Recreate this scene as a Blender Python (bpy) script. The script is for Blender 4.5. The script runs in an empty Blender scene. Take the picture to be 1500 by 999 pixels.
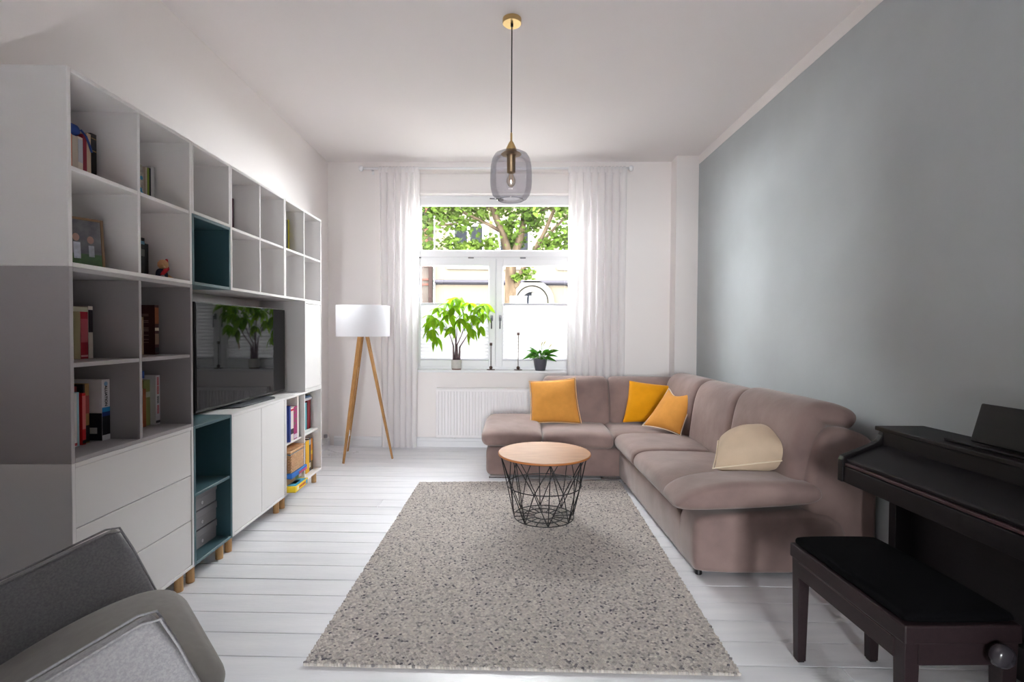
import bpy, bmesh, math, random
from mathutils import Matrix, Vector, Euler
R = math.radians
rng = random.Random(7)
scene = bpy.context.scene
COL = scene.collection

# ------------------------------------------------------------------ camera
CAM_H = 1.28337
yaw, pitch, roll = 0.0195179, -0.0212978, 0.0058094
fwd = Vector((math.sin(yaw)*math.cos(pitch), math.cos(yaw)*math.cos(pitch), math.sin(pitch)))
rgt = Vector((math.cos(yaw), -math.sin(yaw), 0)); upv = rgt.cross(fwd)
r2 = rgt*math.cos(roll) + upv*math.sin(roll); u2 = upv*math.cos(roll) - rgt*math.sin(roll)
cd = bpy.data.cameras.new('camera'); cam = bpy.data.objects.new('camera', cd); COL.objects.link(cam)
cam.matrix_world = Matrix(((r2.x, u2.x, -fwd.x, 0), (r2.y, u2.y, -fwd.y, 0), (r2.z, u2.z, -fwd.z, CAM_H), (0, 0, 0, 1)))
cd.sensor_width = 36; cd.lens = 731.54/1500*36; cd.clip_start = .02; cd.clip_end = 200
scene.camera = cam

# ------------------------------------------------------------------ light
SKY = 104.0; SUN = 12.0
w = bpy.data.worlds.new('sky'); scene.world = w; w.use_nodes = True
bg = w.node_tree.nodes['Background']; bg.inputs[0].default_value = (.985, .98, 1.0, 1); bg.inputs[1].default_value = SKY
sl = bpy.data.lights.new('sun', 'SUN'); sl.energy = SUN; sl.angle = R(1.5); sl.color = (1, .95, .86)
so = bpy.data.objects.new('sun', sl); COL.objects.link(so)
so.rotation_euler = Vector((.25, .62, -.75)).to_track_quat('-Z', 'Y').to_euler()
BW_K = -.04; BW_R = math.atan(BW_K); BW_Y = 5.46      # the window wall stands slightly askew to the side walls
pl = bpy.data.lights.new('window_portal', 'AREA'); pl.shape = 'RECTANGLE'; pl.size = 1.9; pl.size_y = 2.0; pl.cycles.is_portal = True
po = bpy.data.objects.new('window_portal', pl); COL.objects.link(po)
po.location = (-.08, BW_Y+.32, 1.78); po.rotation_euler = (R(-90), 0, BW_R)
for nm, lo, sx, sy, rz in (('fill_window_portal', (-.05, -6.1, 1.7), 1.4, 1.7, R(180)),):   # portal for the unseen window added behind the viewpoint as fill light
    pl2 = bpy.data.lights.new(nm, 'AREA'); pl2.shape = 'RECTANGLE'; pl2.size = sx; pl2.size_y = sy; pl2.cycles.is_portal = True
    po2 = bpy.data.objects.new(nm, pl2); COL.objects.link(po2); po2.location = lo; po2.rotation_euler = (R(-90), 0, rz)
vs = scene.view_settings
vs.view_transform = 'Standard'; vs.look = 'None'; vs.gamma = 1; vs.use_curve_mapping = False
vs.exposure = 0.0
scene.cycles.max_bounces = 16; scene.cycles.diffuse_bounces = 9; scene.cycles.transparent_max_bounces = 16

# ------------------------------------------------------------------ helpers
def s2l(c): return tuple((x/12.92 if x <= .04045 else ((x+.055)/1.055)**2.4) for x in c)
def rgb(r, g, b): return s2l((r/255, g/255, b/255))
MATS = {}
def mat(name, col, rough=.5, spec=.5, metal=0, var=0, vscale=8, bump=0, bscale=60, stretch=(1, 1, 1), sheen=0, coat=0, col2=None, objrand=0, transl=0, coords='Object'):
    if name in MATS: return MATS[name]
    m = bpy.data.materials.new(name); m.use_nodes = True; nt = m.node_tree; n = nt.nodes; L = nt.links
    p = n['Principled BSDF']; p.inputs['Base Color'].default_value = (*col, 1); p.inputs['Roughness'].default_value = rough
    p.inputs['Specular IOR Level'].default_value = spec; p.inputs['Metallic'].default_value = metal
    if sheen: p.inputs['Sheen Weight'].default_value = sheen; p.inputs['Sheen Roughness'].default_value = .45
    if coat: p.inputs['Coat Weight'].default_value = coat
    tc = n.new('ShaderNodeTexCoord'); mp = n.new('ShaderNodeMapping'); mp.inputs['Scale'].default_value = stretch
    if coords == 'World':
        g = n.new('ShaderNodeNewGeometry'); L.new(g.outputs['Position'], mp.inputs[0])
    else: L.new(tc.outputs[coords], mp.inputs[0])
    src = None
    if var or col2:
        t = n.new('ShaderNodeTexNoise'); t.inputs['Scale'].default_value = vscale; t.inputs['Detail'].default_value = 5
        L.new(mp.outputs[0], t.inputs['Vector'])
        cr = n.new('ShaderNodeValToRGB'); cr.color_ramp.elements[0].position = .35; cr.color_ramp.elements[1].position = .68
        c2 = col2 or tuple(min(1, x*(1+var)) for x in col); c1 = col if col2 else tuple(x*(1-var) for x in col)
        cr.color_ramp.elements[0].color = (*c1, 1); cr.color_ramp.elements[1].color = (*c2, 1)
        L.new(t.outputs[0], cr.inputs[0]); src = cr.outputs[0]
    if objrand:
        oi = n.new('ShaderNodeObjectInfo'); mr = n.new('ShaderNodeMapRange'); mr.inputs['To Min'].default_value = 1-objrand; mr.inputs['To Max'].default_value = 1+objrand*.3
        L.new(oi.outputs['Random'], mr.inputs[0])
        mx = n.new('ShaderNodeVectorMath'); mx.operation = 'SCALE'
        if src: L.new(src, mx.inputs[0])
        else: mx.inputs[0].default_value = col
        L.new(mr.outputs[0], mx.inputs['Scale']); src = mx.outputs[0]
    if src: L.new(src, p.inputs['Base Color'])
    if bump:
        t = n.new('ShaderNodeTexNoise'); t.inputs['Scale'].default_value = bscale; t.inputs['Detail'].default_value = 3
        L.new(mp.outputs[0], t.inputs['Vector']); b = n.new('ShaderNodeBump'); b.inputs['Strength'].default_value = bump; b.inputs['Distance'].default_value = .01
        L.new(t.outputs[0], b.inputs['Height']); L.new(b.outputs[0], p.inputs['Normal'])
    if transl:
        tr = n.new('ShaderNodeBsdfTranslucent'); mixn = n.new('ShaderNodeMixShader'); mixn.inputs[0].default_value = transl
        if src: L.new(src, tr.inputs[0])
        else: tr.inputs[0].default_value = (*col, 1)
        L.new(p.outputs[0], mixn.inputs[1]); L.new(tr.outputs[0], mixn.inputs[2]); L.new(mixn.outputs[0], n['Material Output'].inputs[0])
    MATS[name] = m; return m
def thin_glass(name, tint, rough=.0, base=.04, edge=.6, blend=.25):
    m = bpy.data.materials.new(name); m.use_nodes = True; nt = m.node_tree; n = nt.nodes; L = nt.links
    n.remove(n['Principled BSDF'])
    t = n.new('ShaderNodeBsdfTransparent'); t.inputs[0].default_value = (*tint, 1)
    g = n.new('ShaderNodeBsdfGlossy'); g.inputs['Roughness'].default_value = rough
    f = n.new('ShaderNodeLayerWeight'); f.inputs[0].default_value = blend
    mr = n.new('ShaderNodeMapRange'); mr.inputs['To Min'].default_value = base; mr.inputs['To Max'].default_value = edge
    L.new(f.outputs['Fresnel'], mr.inputs[0])
    x = n.new('ShaderNodeMixShader'); L.new(mr.outputs[0], x.inputs[0]); L.new(t.outputs[0], x.inputs[1]); L.new(g.outputs[0], x.inputs[2])
    L.new(x.outputs[0], n['Material Output'].inputs[0]); MATS[name] = m; return m
def sheer(name, col, transp, transl):
    m = bpy.data.materials.new(name); m.use_nodes = True; nt = m.node_tree; n = nt.nodes; L = nt.links
    n.remove(n['Principled BSDF'])
    d = n.new('ShaderNodeBsdfDiffuse'); d.inputs[0].default_value = (*col, 1)
    t = n.new('ShaderNodeBsdfTranslucent'); t.inputs[0].default_value = (*col, 1)
    a = n.new('ShaderNodeMixShader'); a.inputs[0].default_value = transl; L.new(d.outputs[0], a.inputs[1]); L.new(t.outputs[0], a.inputs[2])
    if transp:
        tp = n.new('ShaderNodeBsdfTransparent'); b = n.new('ShaderNodeMixShader'); b.inputs[0].default_value = transp
        L.new(a.outputs[0], b.inputs[1]); L.new(tp.outputs[0], b.inputs[2]); a = b
    L.new(a.outputs[0], n['Material Output'].inputs[0]); MATS[name] = m; return m
def attr_mat(name, rough=.9, sheen=.3):
    m = bpy.data.materials.new(name); m.use_nodes = True; n = m.node_tree.nodes
    a = n.new('ShaderNodeAttribute'); a.attribute_name = 'Col'; p = n['Principled BSDF']
    m.node_tree.links.new(a.outputs['Color'], p.inputs['Base Color']); p.inputs['Roughness'].default_value = rough; p.inputs['Specular IOR Level'].default_value = .15
    MATS[name] = m; return m

class MB:
    def __init__(s): s.v = []; s.f = []; s.c = []
    def add(s, vs, fs, M=None):
        o = len(s.v); s.v += [tuple(M @ Vector(q)) if M else tuple(q) for q in vs]; s.f += [tuple(i+o for i in q) for q in fs]; return s
    def box(s, x0, x1, y0, y1, z0, z1, M=None):
        vs = [(x, y, z) for x in (x0, x1) for y in (y0, y1) for z in (z0, z1)]
        return s.add(vs, [(0, 1, 3, 2), (4, 6, 7, 5), (0, 4, 5, 1), (2, 3, 7, 6), (0, 2, 6, 4), (1, 5, 7, 3)], M)
    def tube(s, pts, rad, n=8, cap=True, flat=1.0):
        pts = [Vector(q) for q in pts]; rs = rad if isinstance(rad, (list, tuple)) else [rad]*len(pts)
        rings = []; prev = None
        for i, q in enumerate(pts):
            t = (pts[min(i+1, len(pts)-1)]-pts[max(i-1, 0)]).normalized()
            if prev is None:
                a = Vector((0, 0, 1)) if abs(t.z) < .9 else Vector((1, 0, 0)); x = t.cross(a).normalized()
            else: x = (prev - t*prev.dot(t)).normalized()
            prev = x; y = t.cross(x)
            rings.append([q + (x*math.cos(2*math.pi*k/n) + y*flat*math.sin(2*math.pi*k/n))*rs[i] for k in range(n)])
        return s.rings(rings, cap)
    def rings(s, rings, cap=True, closed=False):
        o = len(s.v); n = len(rings[0])
        for r_ in rings: s.v += [tuple(q) for q in r_]
        m = len(rings)
        for i in range(m if closed else m-1):
            j = (i+1) % m
            for k in range(n): s.f.append((o+i*n+k, o+i*n+(k+1) % n, o+j*n+(k+1) % n, o+j*n+k))
        if cap and not closed: s.f.append(tuple(o+k for k in reversed(range(n)))); s.f.append(tuple(o+(m-1)*n+k for k in range(n)))
        return s
    def lathe(s, prof, n=32, M=None, cap=True):
        rr = [[(r_*math.cos(2*math.pi*k/n), r_*math.sin(2*math.pi*k/n), z) for k in range(n)] for r_, z in prof]
        if M: rr = [[tuple(M @ Vector(q)) for q in r_] for r_ in rr]
        return s.rings(rr, cap)
    def ring(s, rad, z, r, n=48, m=6, cx=0, cy=0):
        rr = []
        for i in range(n):
            a = 2*math.pi*i/n; rr.append([(cx+(rad+r*math.cos(b))*math.cos(a), cy+(rad+r*math.cos(b))*math.sin(a), z+r*math.sin(b)) for b in [2*math.pi*k/m for k in range(m)]])
        return s.rings(rr, closed=True)
    def prism(s, poly, axis, a, b, M=None):
        def P(u, v, t): return {'x': (t, u, v), 'y': (u, t, v), 'z': (u, v, t)}[axis]
        n = len(poly); vs = [P(u, v, a) for u, v in poly] + [P(u, v, b) for u, v in poly]
        fs = [tuple(range(n)), tuple(range(2*n-1, n-1, -1))] + [(i, i+n, (i+1) % n+n, (i+1) % n) for i in range(n)]
        return s.add(vs, fs, M)
    def mesh(s, name, m, smooth=False, fix=True):
        me = bpy.data.meshes.new(name); me.from_pydata(s.v, [], s.f)
        if fix:
            b = bmesh.new(); b.from_mesh(me); bmesh.ops.recalc_face_normals(b, faces=b.faces); b.to_mesh(me); b.free()
        if m: me.materials.append(m)
        if smooth: me.polygons.foreach_set('use_smooth', [True]*len(me.polygons))
        me.update(); return me
    def build(s, name, m, parent=None, smooth=False, bevel=0, seg=2, sub=0, fix=True, auto=None):
        return obj(name, s.mesh(name, m, smooth or auto is not None, fix), parent, bevel, seg, sub, auto)
def obj(name, me, parent=None, bevel=0, seg=2, sub=0, auto=None):
    o = bpy.data.objects.new(name, me); COL.objects.link(o)
    if parent: o.parent = parent
    if auto is not None:
        for e in []: pass
        me.set_sharp_from_angle(angle=R(auto))
    if bevel:
        b = o.modifiers.new('bevel', 'BEVEL'); b.width = bevel; b.segments = seg; b.limit_method = 'ANGLE'; b.angle_limit = R(40)
    if sub:
        b = o.modifiers.new('subdivision', 'SUBSURF'); b.levels = sub; b.render_levels = sub
    return o
def tag(o, label=None, cat=None, group=None, kind=None):
    if label: o['label'] = label
    if cat: o['category'] = cat
    if group: o['group'] = group
    if kind: o['kind'] = kind
    return o
def thing(name, label, cat, loc=(0, 0, 0), rz=0, group=None, kind=None):
    o = bpy.data.objects.new(name, None); COL.objects.link(o); o.location = loc; o.rotation_euler = (0, 0, rz); o.empty_display_size = .1
    return tag(o, label, cat, group, kind)
def at(o, loc, rot=(0, 0, 0)): o.location = loc; o.rotation_euler = rot; return o
def box(name, m, parent, x0, x1, y0, y1, z0, z1, bevel=.0015, seg=1): return MB().box(x0, x1, y0, y1, z0, z1).build(name, m, parent, bevel=bevel, seg=seg)
def chaikin(p, it=2):
    for _ in range(it):
        q = []
        for i in range(len(p)):
            a, b = Vector(p[i]), Vector(p[(i+1) % len(p)]); q += [a*.75+b*.25, a*.25+b*.75]
        p = q
    return [tuple(x) for x in p]
def soft(prof, b0, b1, rend, M, axis='y', it=2, crown=0.0, nmid=6, jit=0):
    """cushion: smooth closed profile (a,z) swept from b0 to b1 with rounded ends"""
    p = chaikin(prof, it); ax = [q[0] for q in p]; az = [q[1] for q in p]
    cx, cz = (min(ax)+max(ax))/2, (min(az)+max(az))/2; hw, hh = (max(ax)-min(ax))/2, (max(az)-min(az))/2
    ts = []; k = 6
    for i in range(k+1): ts.append(rend*(1-math.cos(i/k*math.pi/2)))
    L = b1-b0; full = ts + [rend+(L-2*rend)*i/nmid for i in range(1, nmid)] + [L-t for t in reversed(ts)]
    rings = []
    for t in full:
        d = min(t, L-t); ins = 0 if d >= rend else rend*(1-math.sqrt(max(0, 1-((rend-d)/rend)**2)))
        ins = min(ins, rend*.92); sx, sz = max(.05, 1-ins/hw*.8), max(.05, 1-ins/hh*.8); cr = crown*math.sin(math.pi*t/L)
        rings.append([M @ (Vector((cx+(a-cx)*sx, b0+t, cz+(z-cz)*sz+(cr if z > cz else 0))) if axis == 'y' else Vector((b0+t, cx+(a-cx)*sx, cz+(z-cz)*sz+(cr if z > cz else 0)))) for a, z in p])
    m = MB(); m.rings(rings); return m
def bw(u, v=0, z=0):  # a point given along / out of the window wall
    return (u*math.cos(BW_R) - v*math.sin(BW_R), BW_Y + u*math.sin(BW_R) + v*math.cos(BW_R), z)

# ------------------------------------------------------------------ materials
M_white = mat('white_paint', rgb(241, 237, 236), .85, .2, bump=.02, bscale=120)
M_ceil = mat('ceiling_paint', rgb(234, 230, 230), .9, .1)
M_blue = mat('grey_blue_paint', rgb(183, 189, 192), .8, .2, var=.03, vscale=3, bump=.03, bscale=90)
M_trim = mat('white_gloss_paint', rgb(236, 237, 240), .35, .5)
M_plank = mat('white_floor_paint', rgb(230, 231, 236), .3, .5, col2=rgb(240, 240, 244), vscale=5, stretch=(.4, 3, 1), bump=.12, bscale=40, objrand=.06, coords='World')
M_gap = mat('dark_floor_gap', rgb(96, 92, 92), .9)
M_cabw = mat('white_cabinet_foil', rgb(232, 230, 230), .45, .4)
M_cabg = mat('grey_cabinet_foil', rgb(160, 156, 158), .45, .4)
M_cabt = mat('teal_cabinet_foil', rgb(62, 92, 100), .45, .4)
M_oak = mat('oak_leg_wood', rgb(196, 152, 102), .5, .3, col2=rgb(214, 172, 120), vscale=14, stretch=(6, 6, .6))
M_oak2 = mat('lamp_oak_wood', rgb(160, 116, 68), .5, .3, col2=rgb(186, 140, 88), vscale=14, stretch=(6, 6, .6))
M_top = mat('table_top_ash', rgb(152, 105, 70), .45, .25, col2=rgb(170, 124, 86), vscale=6, stretch=(1.2, 14, 1))
M_topedge = mat('table_edge_ply', rgb(186, 116, 62), .5)
M_wire = mat('black_wire', rgb(22, 22, 26), .45, .4)
M_sofa = mat('mauve_suede', rgb(128, 108, 104), .92, .15, col2=rgb(148, 126, 121), vscale=4.5, bump=.2, bscale=14, sheen=.35)
M_seam = mat('mauve_suede_seam', rgb(96, 80, 77), .95, .1)
M_chrome = mat('chrome', (.8, .8, .82), .12, .5, 1)
M_black = mat('black_plastic', rgb(18, 18, 20), .35, .4)
M_tv = mat('tv_screen', rgb(5, 5, 8), .03, .22)
M_piano = mat('dark_rosewood_veneer', rgb(17, 14, 17), .45, .2, col2=rgb(22, 17, 20), vscale=10, stretch=(8, .6, 8))
M_pianored = mat('rosewood_edge', rgb(58, 34, 38), .4, .4)
M_bench = mat('bench_rosewood', rgb(33, 23, 26), .45, .25, col2=rgb(40, 28, 31), vscale=10, stretch=(8, .6, 8))
M_velvet = mat('black_velvet', rgb(7, 7, 9), .95, .05)
M_brass = mat('satin_brass', rgb(214, 184, 128), .3, .5, 1)
M_cord = mat('black_cord', rgb(30, 28, 34), .8)
M_bronze = mat('aged_bronze', rgb(86, 68, 60), .45, .5, .7)
M_pane = thin_glass('window_glass', (.97, .985, .98), 0, .03, .5)
M_smoke = thin_glass('smoked_glass', (.82, .815, .85), .02, .05, .55)
M_bulb = thin_glass('bulb_glass', (.95, .9, .82), .0, .06, .6)
M_curtain = sheer('sheer_curtain', rgb(248, 246, 247), .10, .38)
M_shade = sheer('lamp_shade_fabric', rgb(240, 241, 246), 0, .35)
M_blind = sheer('pleated_blind', rgb(156, 156, 158), 0, .27)
M_leaf = mat('pachira_leaf', rgb(112, 166, 20), .5, .2, col2=rgb(178, 214, 48), vscale=5, transl=.5, objrand=.25)
M_leafold = mat('withered_leaf', rgb(206, 150, 96), .7, transl=.3)
M_lily = mat('lily_leaf', rgb(64, 124, 34), .5, .2, col2=rgb(86, 150, 48), vscale=9, transl=.3, objrand=.2)
M_spathe = mat('lily_spathe', rgb(226, 214, 150), .6, transl=.3)
M_stem = mat('brown_stem', rgb(104, 84, 88), .8)
M_soil = mat('soil', rgb(58, 44, 36), .95)
M_pot = mat('speckled_ceramic', rgb(206, 203, 198), .6, var=.06, vscale=60)
M_potband = mat('raw_clay', rgb(126, 98, 92), .8)
M_pot2 = mat('anthracite_pot', rgb(78, 80, 90), .4, .5)
M_chair = mat('grey_wool', rgb(150, 149, 153), .95, .15, col2=rgb(170, 169, 172), vscale=160, bump=.15, bscale=300, sheen=.25)
M_chairin = mat('grey_velour', rgb(142, 139, 136), .95, .15, var=.05, vscale=30, sheen=.3)
M_steel = mat('brushed_steel', (.55, .55, .57), .3, .5, 1)
M_rad = mat('radiator_enamel', rgb(240, 238, 240), .35, .5)
M_wicker = mat('wicker', rgb(186, 142, 100), .7, col2=rgb(206, 164, 122), vscale=30)
M_rug = attr_mat('wool_loops')
M_rugback = mat('rug_backing', rgb(196, 186, 172), .9)
BOOKM = {}
def bm_(c, name):
    k = tuple(c)
    if k not in BOOKM: BOOKM[k] = mat('%s_%d_%d_%d' % (name, *k), rgb(*c), .5, .35)
    return BOOKM[k]
M_paper = mat('book_pages', rgb(226, 216, 196), .9)

# ------------------------------------------------------------------ structure
XL, XR0, CEIL, YF = -1.915, 1.93, 3.11, -.55
fl = tag(MB().box(XL-.1, 2.3, YF, BW_Y+.25, -.10, -.022).build('floor', M_gap), 'white painted floorboards running across the room', kind='structure')
plm = MB().box(-2.05, 2.2, 0, .1462, -.022, 0).mesh('plank', M_plank)
n0 = 0
yy = 1.915 - .151*16
while yy < BW_Y+.1:
    if n0 % 6 == 3:
        cut = [-.9, .4, 1.3, .1][(n0//6) % 4]
        for a, b in ((-2.05, cut-.001), (cut+.001, 2.2)):
            o = obj('plank', MB().box(a, b, 0, .1462, -.022, -.0004*(n0 % 3)).mesh('plank', M_plank), fl, bevel=.002, seg=2); at(o, (0, yy, 0), (0, 0, BW_R))
    else:
        o = obj('plank', plm, fl, bevel=.002, seg=2); at(o, (0, yy, -.0004*(n0 % 4)), (0, 0, BW_R))
    yy += .151; n0 += 1
tag(MB().box(XL-.15, 2.3, YF-.2, BW_Y+.5, CEIL, CEIL+.2).build('ceiling', M_ceil), 'plain white ceiling', kind='structure')
tag(MB().box(XL-.2, XL, YF-.2, BW_Y+.5, -.1, CEIL+.1).build('wall_left', M_white), 'white wall behind the shelving', kind='structure')
wr = MB().box(0, .25, YF-.2, BW_Y+.5, -.1, 3.02).build('wall_right', M_blue); at(wr, (XR0, 0, 0), (0, 0, -.0202)); tag(wr, 'grey-blue painted wall behind the sofa and piano', kind='structure')
tr = MB().box(-.003, .2, YF-.2, BW_Y+.5, 3.02, CEIL+.02).build('trim_1', M_white); at(tr, (XR0, 0, 0), (0, 0, -.0202)); tag(tr, 'white painted band along the top of the grey-blue wall', kind='structure')
wf0 = MB(); wf0.box(XL-.2, -.75, YF-.2, YF, -.1, CEIL+.1); wf0.box(1.08, 2.3, YF-.2, YF, -.1, CEIL+.1); wf0.box(-.75, 1.08, YF-.2, YF, 2.35, CEIL+.1)  # doorway shaped to aim the rear fill light; wall dark to limit bounce
tag(wf0.build('wall_front', mat('bounce_cut_paint', rgb(84, 87, 90), .85, .2)), 'unseen dark wall with a doorway shaped to pass fill light', kind='structure')
# unseen room added so its window sends fill light through the doorway
tag(MB().box(-3, 3, -6.2, YF-.2, -.1, 0).build('floor_added_room', mat('added_room_dark_floor', rgb(110, 84, 62), .5)), 'dark floor of the unseen room added for fill light', kind='structure')
tag(MB().box(-3, 3, -6.2, YF-.2, CEIL, CEIL+.2).build('ceiling_added_room', mat('added_room_dark_paint', rgb(88, 92, 90), .85, .2)), 'dark ceiling of the unseen room added for fill light', kind='structure')
ra = MB().box(-3.2, -3, -6.2, YF, -.1, CEIL+.1); ra.box(3, 3.2, -6.2, YF, -.1, CEIL+.1); ra.box(-3, XL-.2, YF-.2, YF, -.1, CEIL); ra.box(2.3, 3, YF-.2, YF, -.1, CEIL)
ra.box(-3, -.75, -6.2, -6, -.1, CEIL); ra.box(.65, 3, -6.2, -6, -.1, CEIL); ra.box(-.75, .65, -6.2, -6, -.1, .85); ra.box(-.75, .65, -6.2, -6, 2.55, CEIL)
M_dark = mat('added_room_dark_paint', rgb(88, 92, 90), .85, .2)  # dark so the added room throws little bounce light on near things
tag(ra.build('wall_added_room', M_dark), 'dark walls of the unseen room added for fill light', kind='structure')
w2_ = thing('fill_window', 'unseen window added to fill the room with light from behind', None, (-.05, -6.1, 0), 0, kind='structure')  # added unseen window, brightens the window wall from behind
U0, U1, ZS, ZT = -1.03, .87, .822, 3.01
wb = MB()
wb.box(-2.2, U0, 0, .36, -.1, CEIL+.1); wb.box(U1, 2.4, 0, .36, -.1, CEIL+.1); wb.box(U0, U1, 0, .36, -.1, ZS); wb.box(U0, U1, 0, .36, ZT, CEIL+.1)
o = wb.build('wall_back', M_white); at(o, (0, BW_Y, 0), (0, 0, BW_R)); tag(o, 'white wall around the window', kind='structure')
o = MB().box(1.815, 2.35, -.19, .05, -.05, CEIL+.05).build('wall_corner', M_white); at(o, (0, BW_Y, 0), (0, 0, BW_R)); tag(o, 'white boxed-in corner beside the grey-blue wall', kind='structure')
# skirting
def skirt(name, loc, rz, l0, l1, label):
    p = [(0, 0), (-.022, 0), (-.022, .062), (-.016, .066), (-.016, .092), (-.008, .102), (0, .104)]
    o = MB().prism(p, 'x', l0, l1).build(name, M_trim); at(o, loc, (0, 0, rz)); return tag(o, label, kind='structure')
skirt('baseboard_back', (0, BW_Y, 0), BW_R, -1.85, 1.815, 'white stepped skirting under the window')
skirt('baseboard_left', (XL, 0, 0), R(90), YF, BW_Y+.06, 'white stepped skirting along the shelving wall')
skirt('baseboard_right', (XR0, 0, 0), R(-90)-.0202, -5.3, -YF, 'white stepped skirting along the grey-blue wall')

# window
W = thing('window_1', 'white three-part window with a fanlight over two casements', None, bw(0), BW_R, kind='structure')
VF = .14
def frame_mb(u0, u1, z0, z1, t, v0, v1, mb=None):
    m = mb or MB(); m.box(u0, u0+t, v0, v1, z0, z1); m.box(u1-t, u1, v0, v1, z0, z1); m.box(u0+t, u1-t, v0, v1, z0, z0+t); m.box(u0+t, u1-t, v0, v1, z1-t, z1); return m
m = frame_mb(U0, U1, .845, 2.80, .045, VF+.012, VF+.085); m.box(U0+.04, U1-.04, VF+.012, VF+.085, 2.075, 2.125); m.box(-.105, -.055, VF+.02, VF+.085, .85, 2.09)
m.build('window_frame', M_trim, W, bevel=.003)
def sash(u0, u1, z0, z1, t, gl):
    s = frame_mb(u0, u1, z0, z1, t, VF, VF+.06).build('sash', M_trim, W, bevel=.006, seg=2)
    g = frame_mb(u0+t-.004, u1-t+.004, z0+t-.004, z1-t+.004, .010, VF+.012, VF+.05).build('glazing_bead', M_trim, s, bevel=.002)
    p = MB().box(u0+t-.01, u1-t+.01, VF+.028, VF+.032, z0+t-.01, z1-t+.01).build('pane', M_pane, s)
    return s
sash(-1.005, .845, 2.10, 2.755, .075, 0)
sash(-1.005, -.083, .87, 2.083, .075, 0)
sash(-.077, .845, .87, 2.083, .075, 0)
fr2 = MB(); frame_mb(-.7, .7, .85, 2.55, .07, -.04, .04, fr2); fr2.box(-.04, .04, -.04, .04, .9, 2.5); fr2.build('window_frame', M_trim, w2_, bevel=.004)
for a_, b_ in ((-.64, -.03), (.03, .64)): MB().box(a_, b_, -.004, .0, .91, 2.49).build('pane', M_pane, w2_)
# shutter box above
m = MB().box(U0, U1, .085, .16, 2.80, 3.01); m.box(U0, U1, .06, .16, 2.785, 2.815)
m.build('shutter_box', M_white, W, bevel=.004)
box('window_sill', M_trim, W, U0-.06, U1+.06, -.055, VF+.02, .822, .847, .006, 3)
def handle(u, z, horiz, hinge_left):
    h = MB(); h.box(u-.014, u+.014, VF-.010, VF, z-.032, z+.032) if not horiz else h.box(u-.03, u+.03, VF-.010, VF, z-.013, z+.013)
    p = h.build('handle_plate', mat('grey_metal', rgb(110, 110, 116), .4, .5, .6), W, bevel=.004)
    g = MB()
    if horiz: g.tube([(u, VF, z), (u, VF-.04, z), (u-.02, VF-.048, z), (u-.12, VF-.048, z+.004)], .0075, 8)
    else: g.tube([(u, VF, z), (u, VF-.04, z), (u, VF-.048, z-.02), (u, VF-.048, z-.12)], .0075, 8)
    g.build('lever', MATS['grey_metal'], p, smooth=True)
handle(-.125, 1.42, False, 0); handle(-.03, 1.42, False, 0); handle(-.03, 2.735, True, 0)
for u in (-.95, -.36, .22, .78):
    o = box('hinge_cover', mat('grey_metal', rgb(110, 110, 116), .4, .5, .6), W, u-.032, u+.032, VF-.012, VF+.0, 2.085, 2.099, .004, 2)
# blinds
for i, (u0, u1, lab) in enumerate(((-.925, -.14, 'white pleated blind half raised behind the large leafy plant'), (.0, .79, 'white pleated blind half raised behind the dark potted lily'))):
    b = thing('pleated_blind', lab, 'blind', bw(0), BW_R, 'pleated blinds on the lower casements')
    z0, z1, nr = .957, 1.575, 32; vs_, fs_ = [], []
    for k in range(nr+1):
        z = z0+(z1-z0)*k/nr; v = VF+.012+(.0035 if k % 2 else 0); vs_ += [(u0, v, z), (u1, v, z)]
        if k: fs_.append((2*k-2, 2*k-1, 2*k+1, 2*k))
    MB().add(vs_, fs_).build('blind_fabric', M_blind, b, fix=False)
    box('top_rail', mat('blind_rail', rgb(196, 196, 206), .4), b, u0, u1, VF+.006, VF+.024, 1.572, 1.588, .002)
    box('bottom_rail', MATS['blind_rail'], b, u0, u1, VF+.006, VF+.024, .946, .958, .002)

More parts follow.
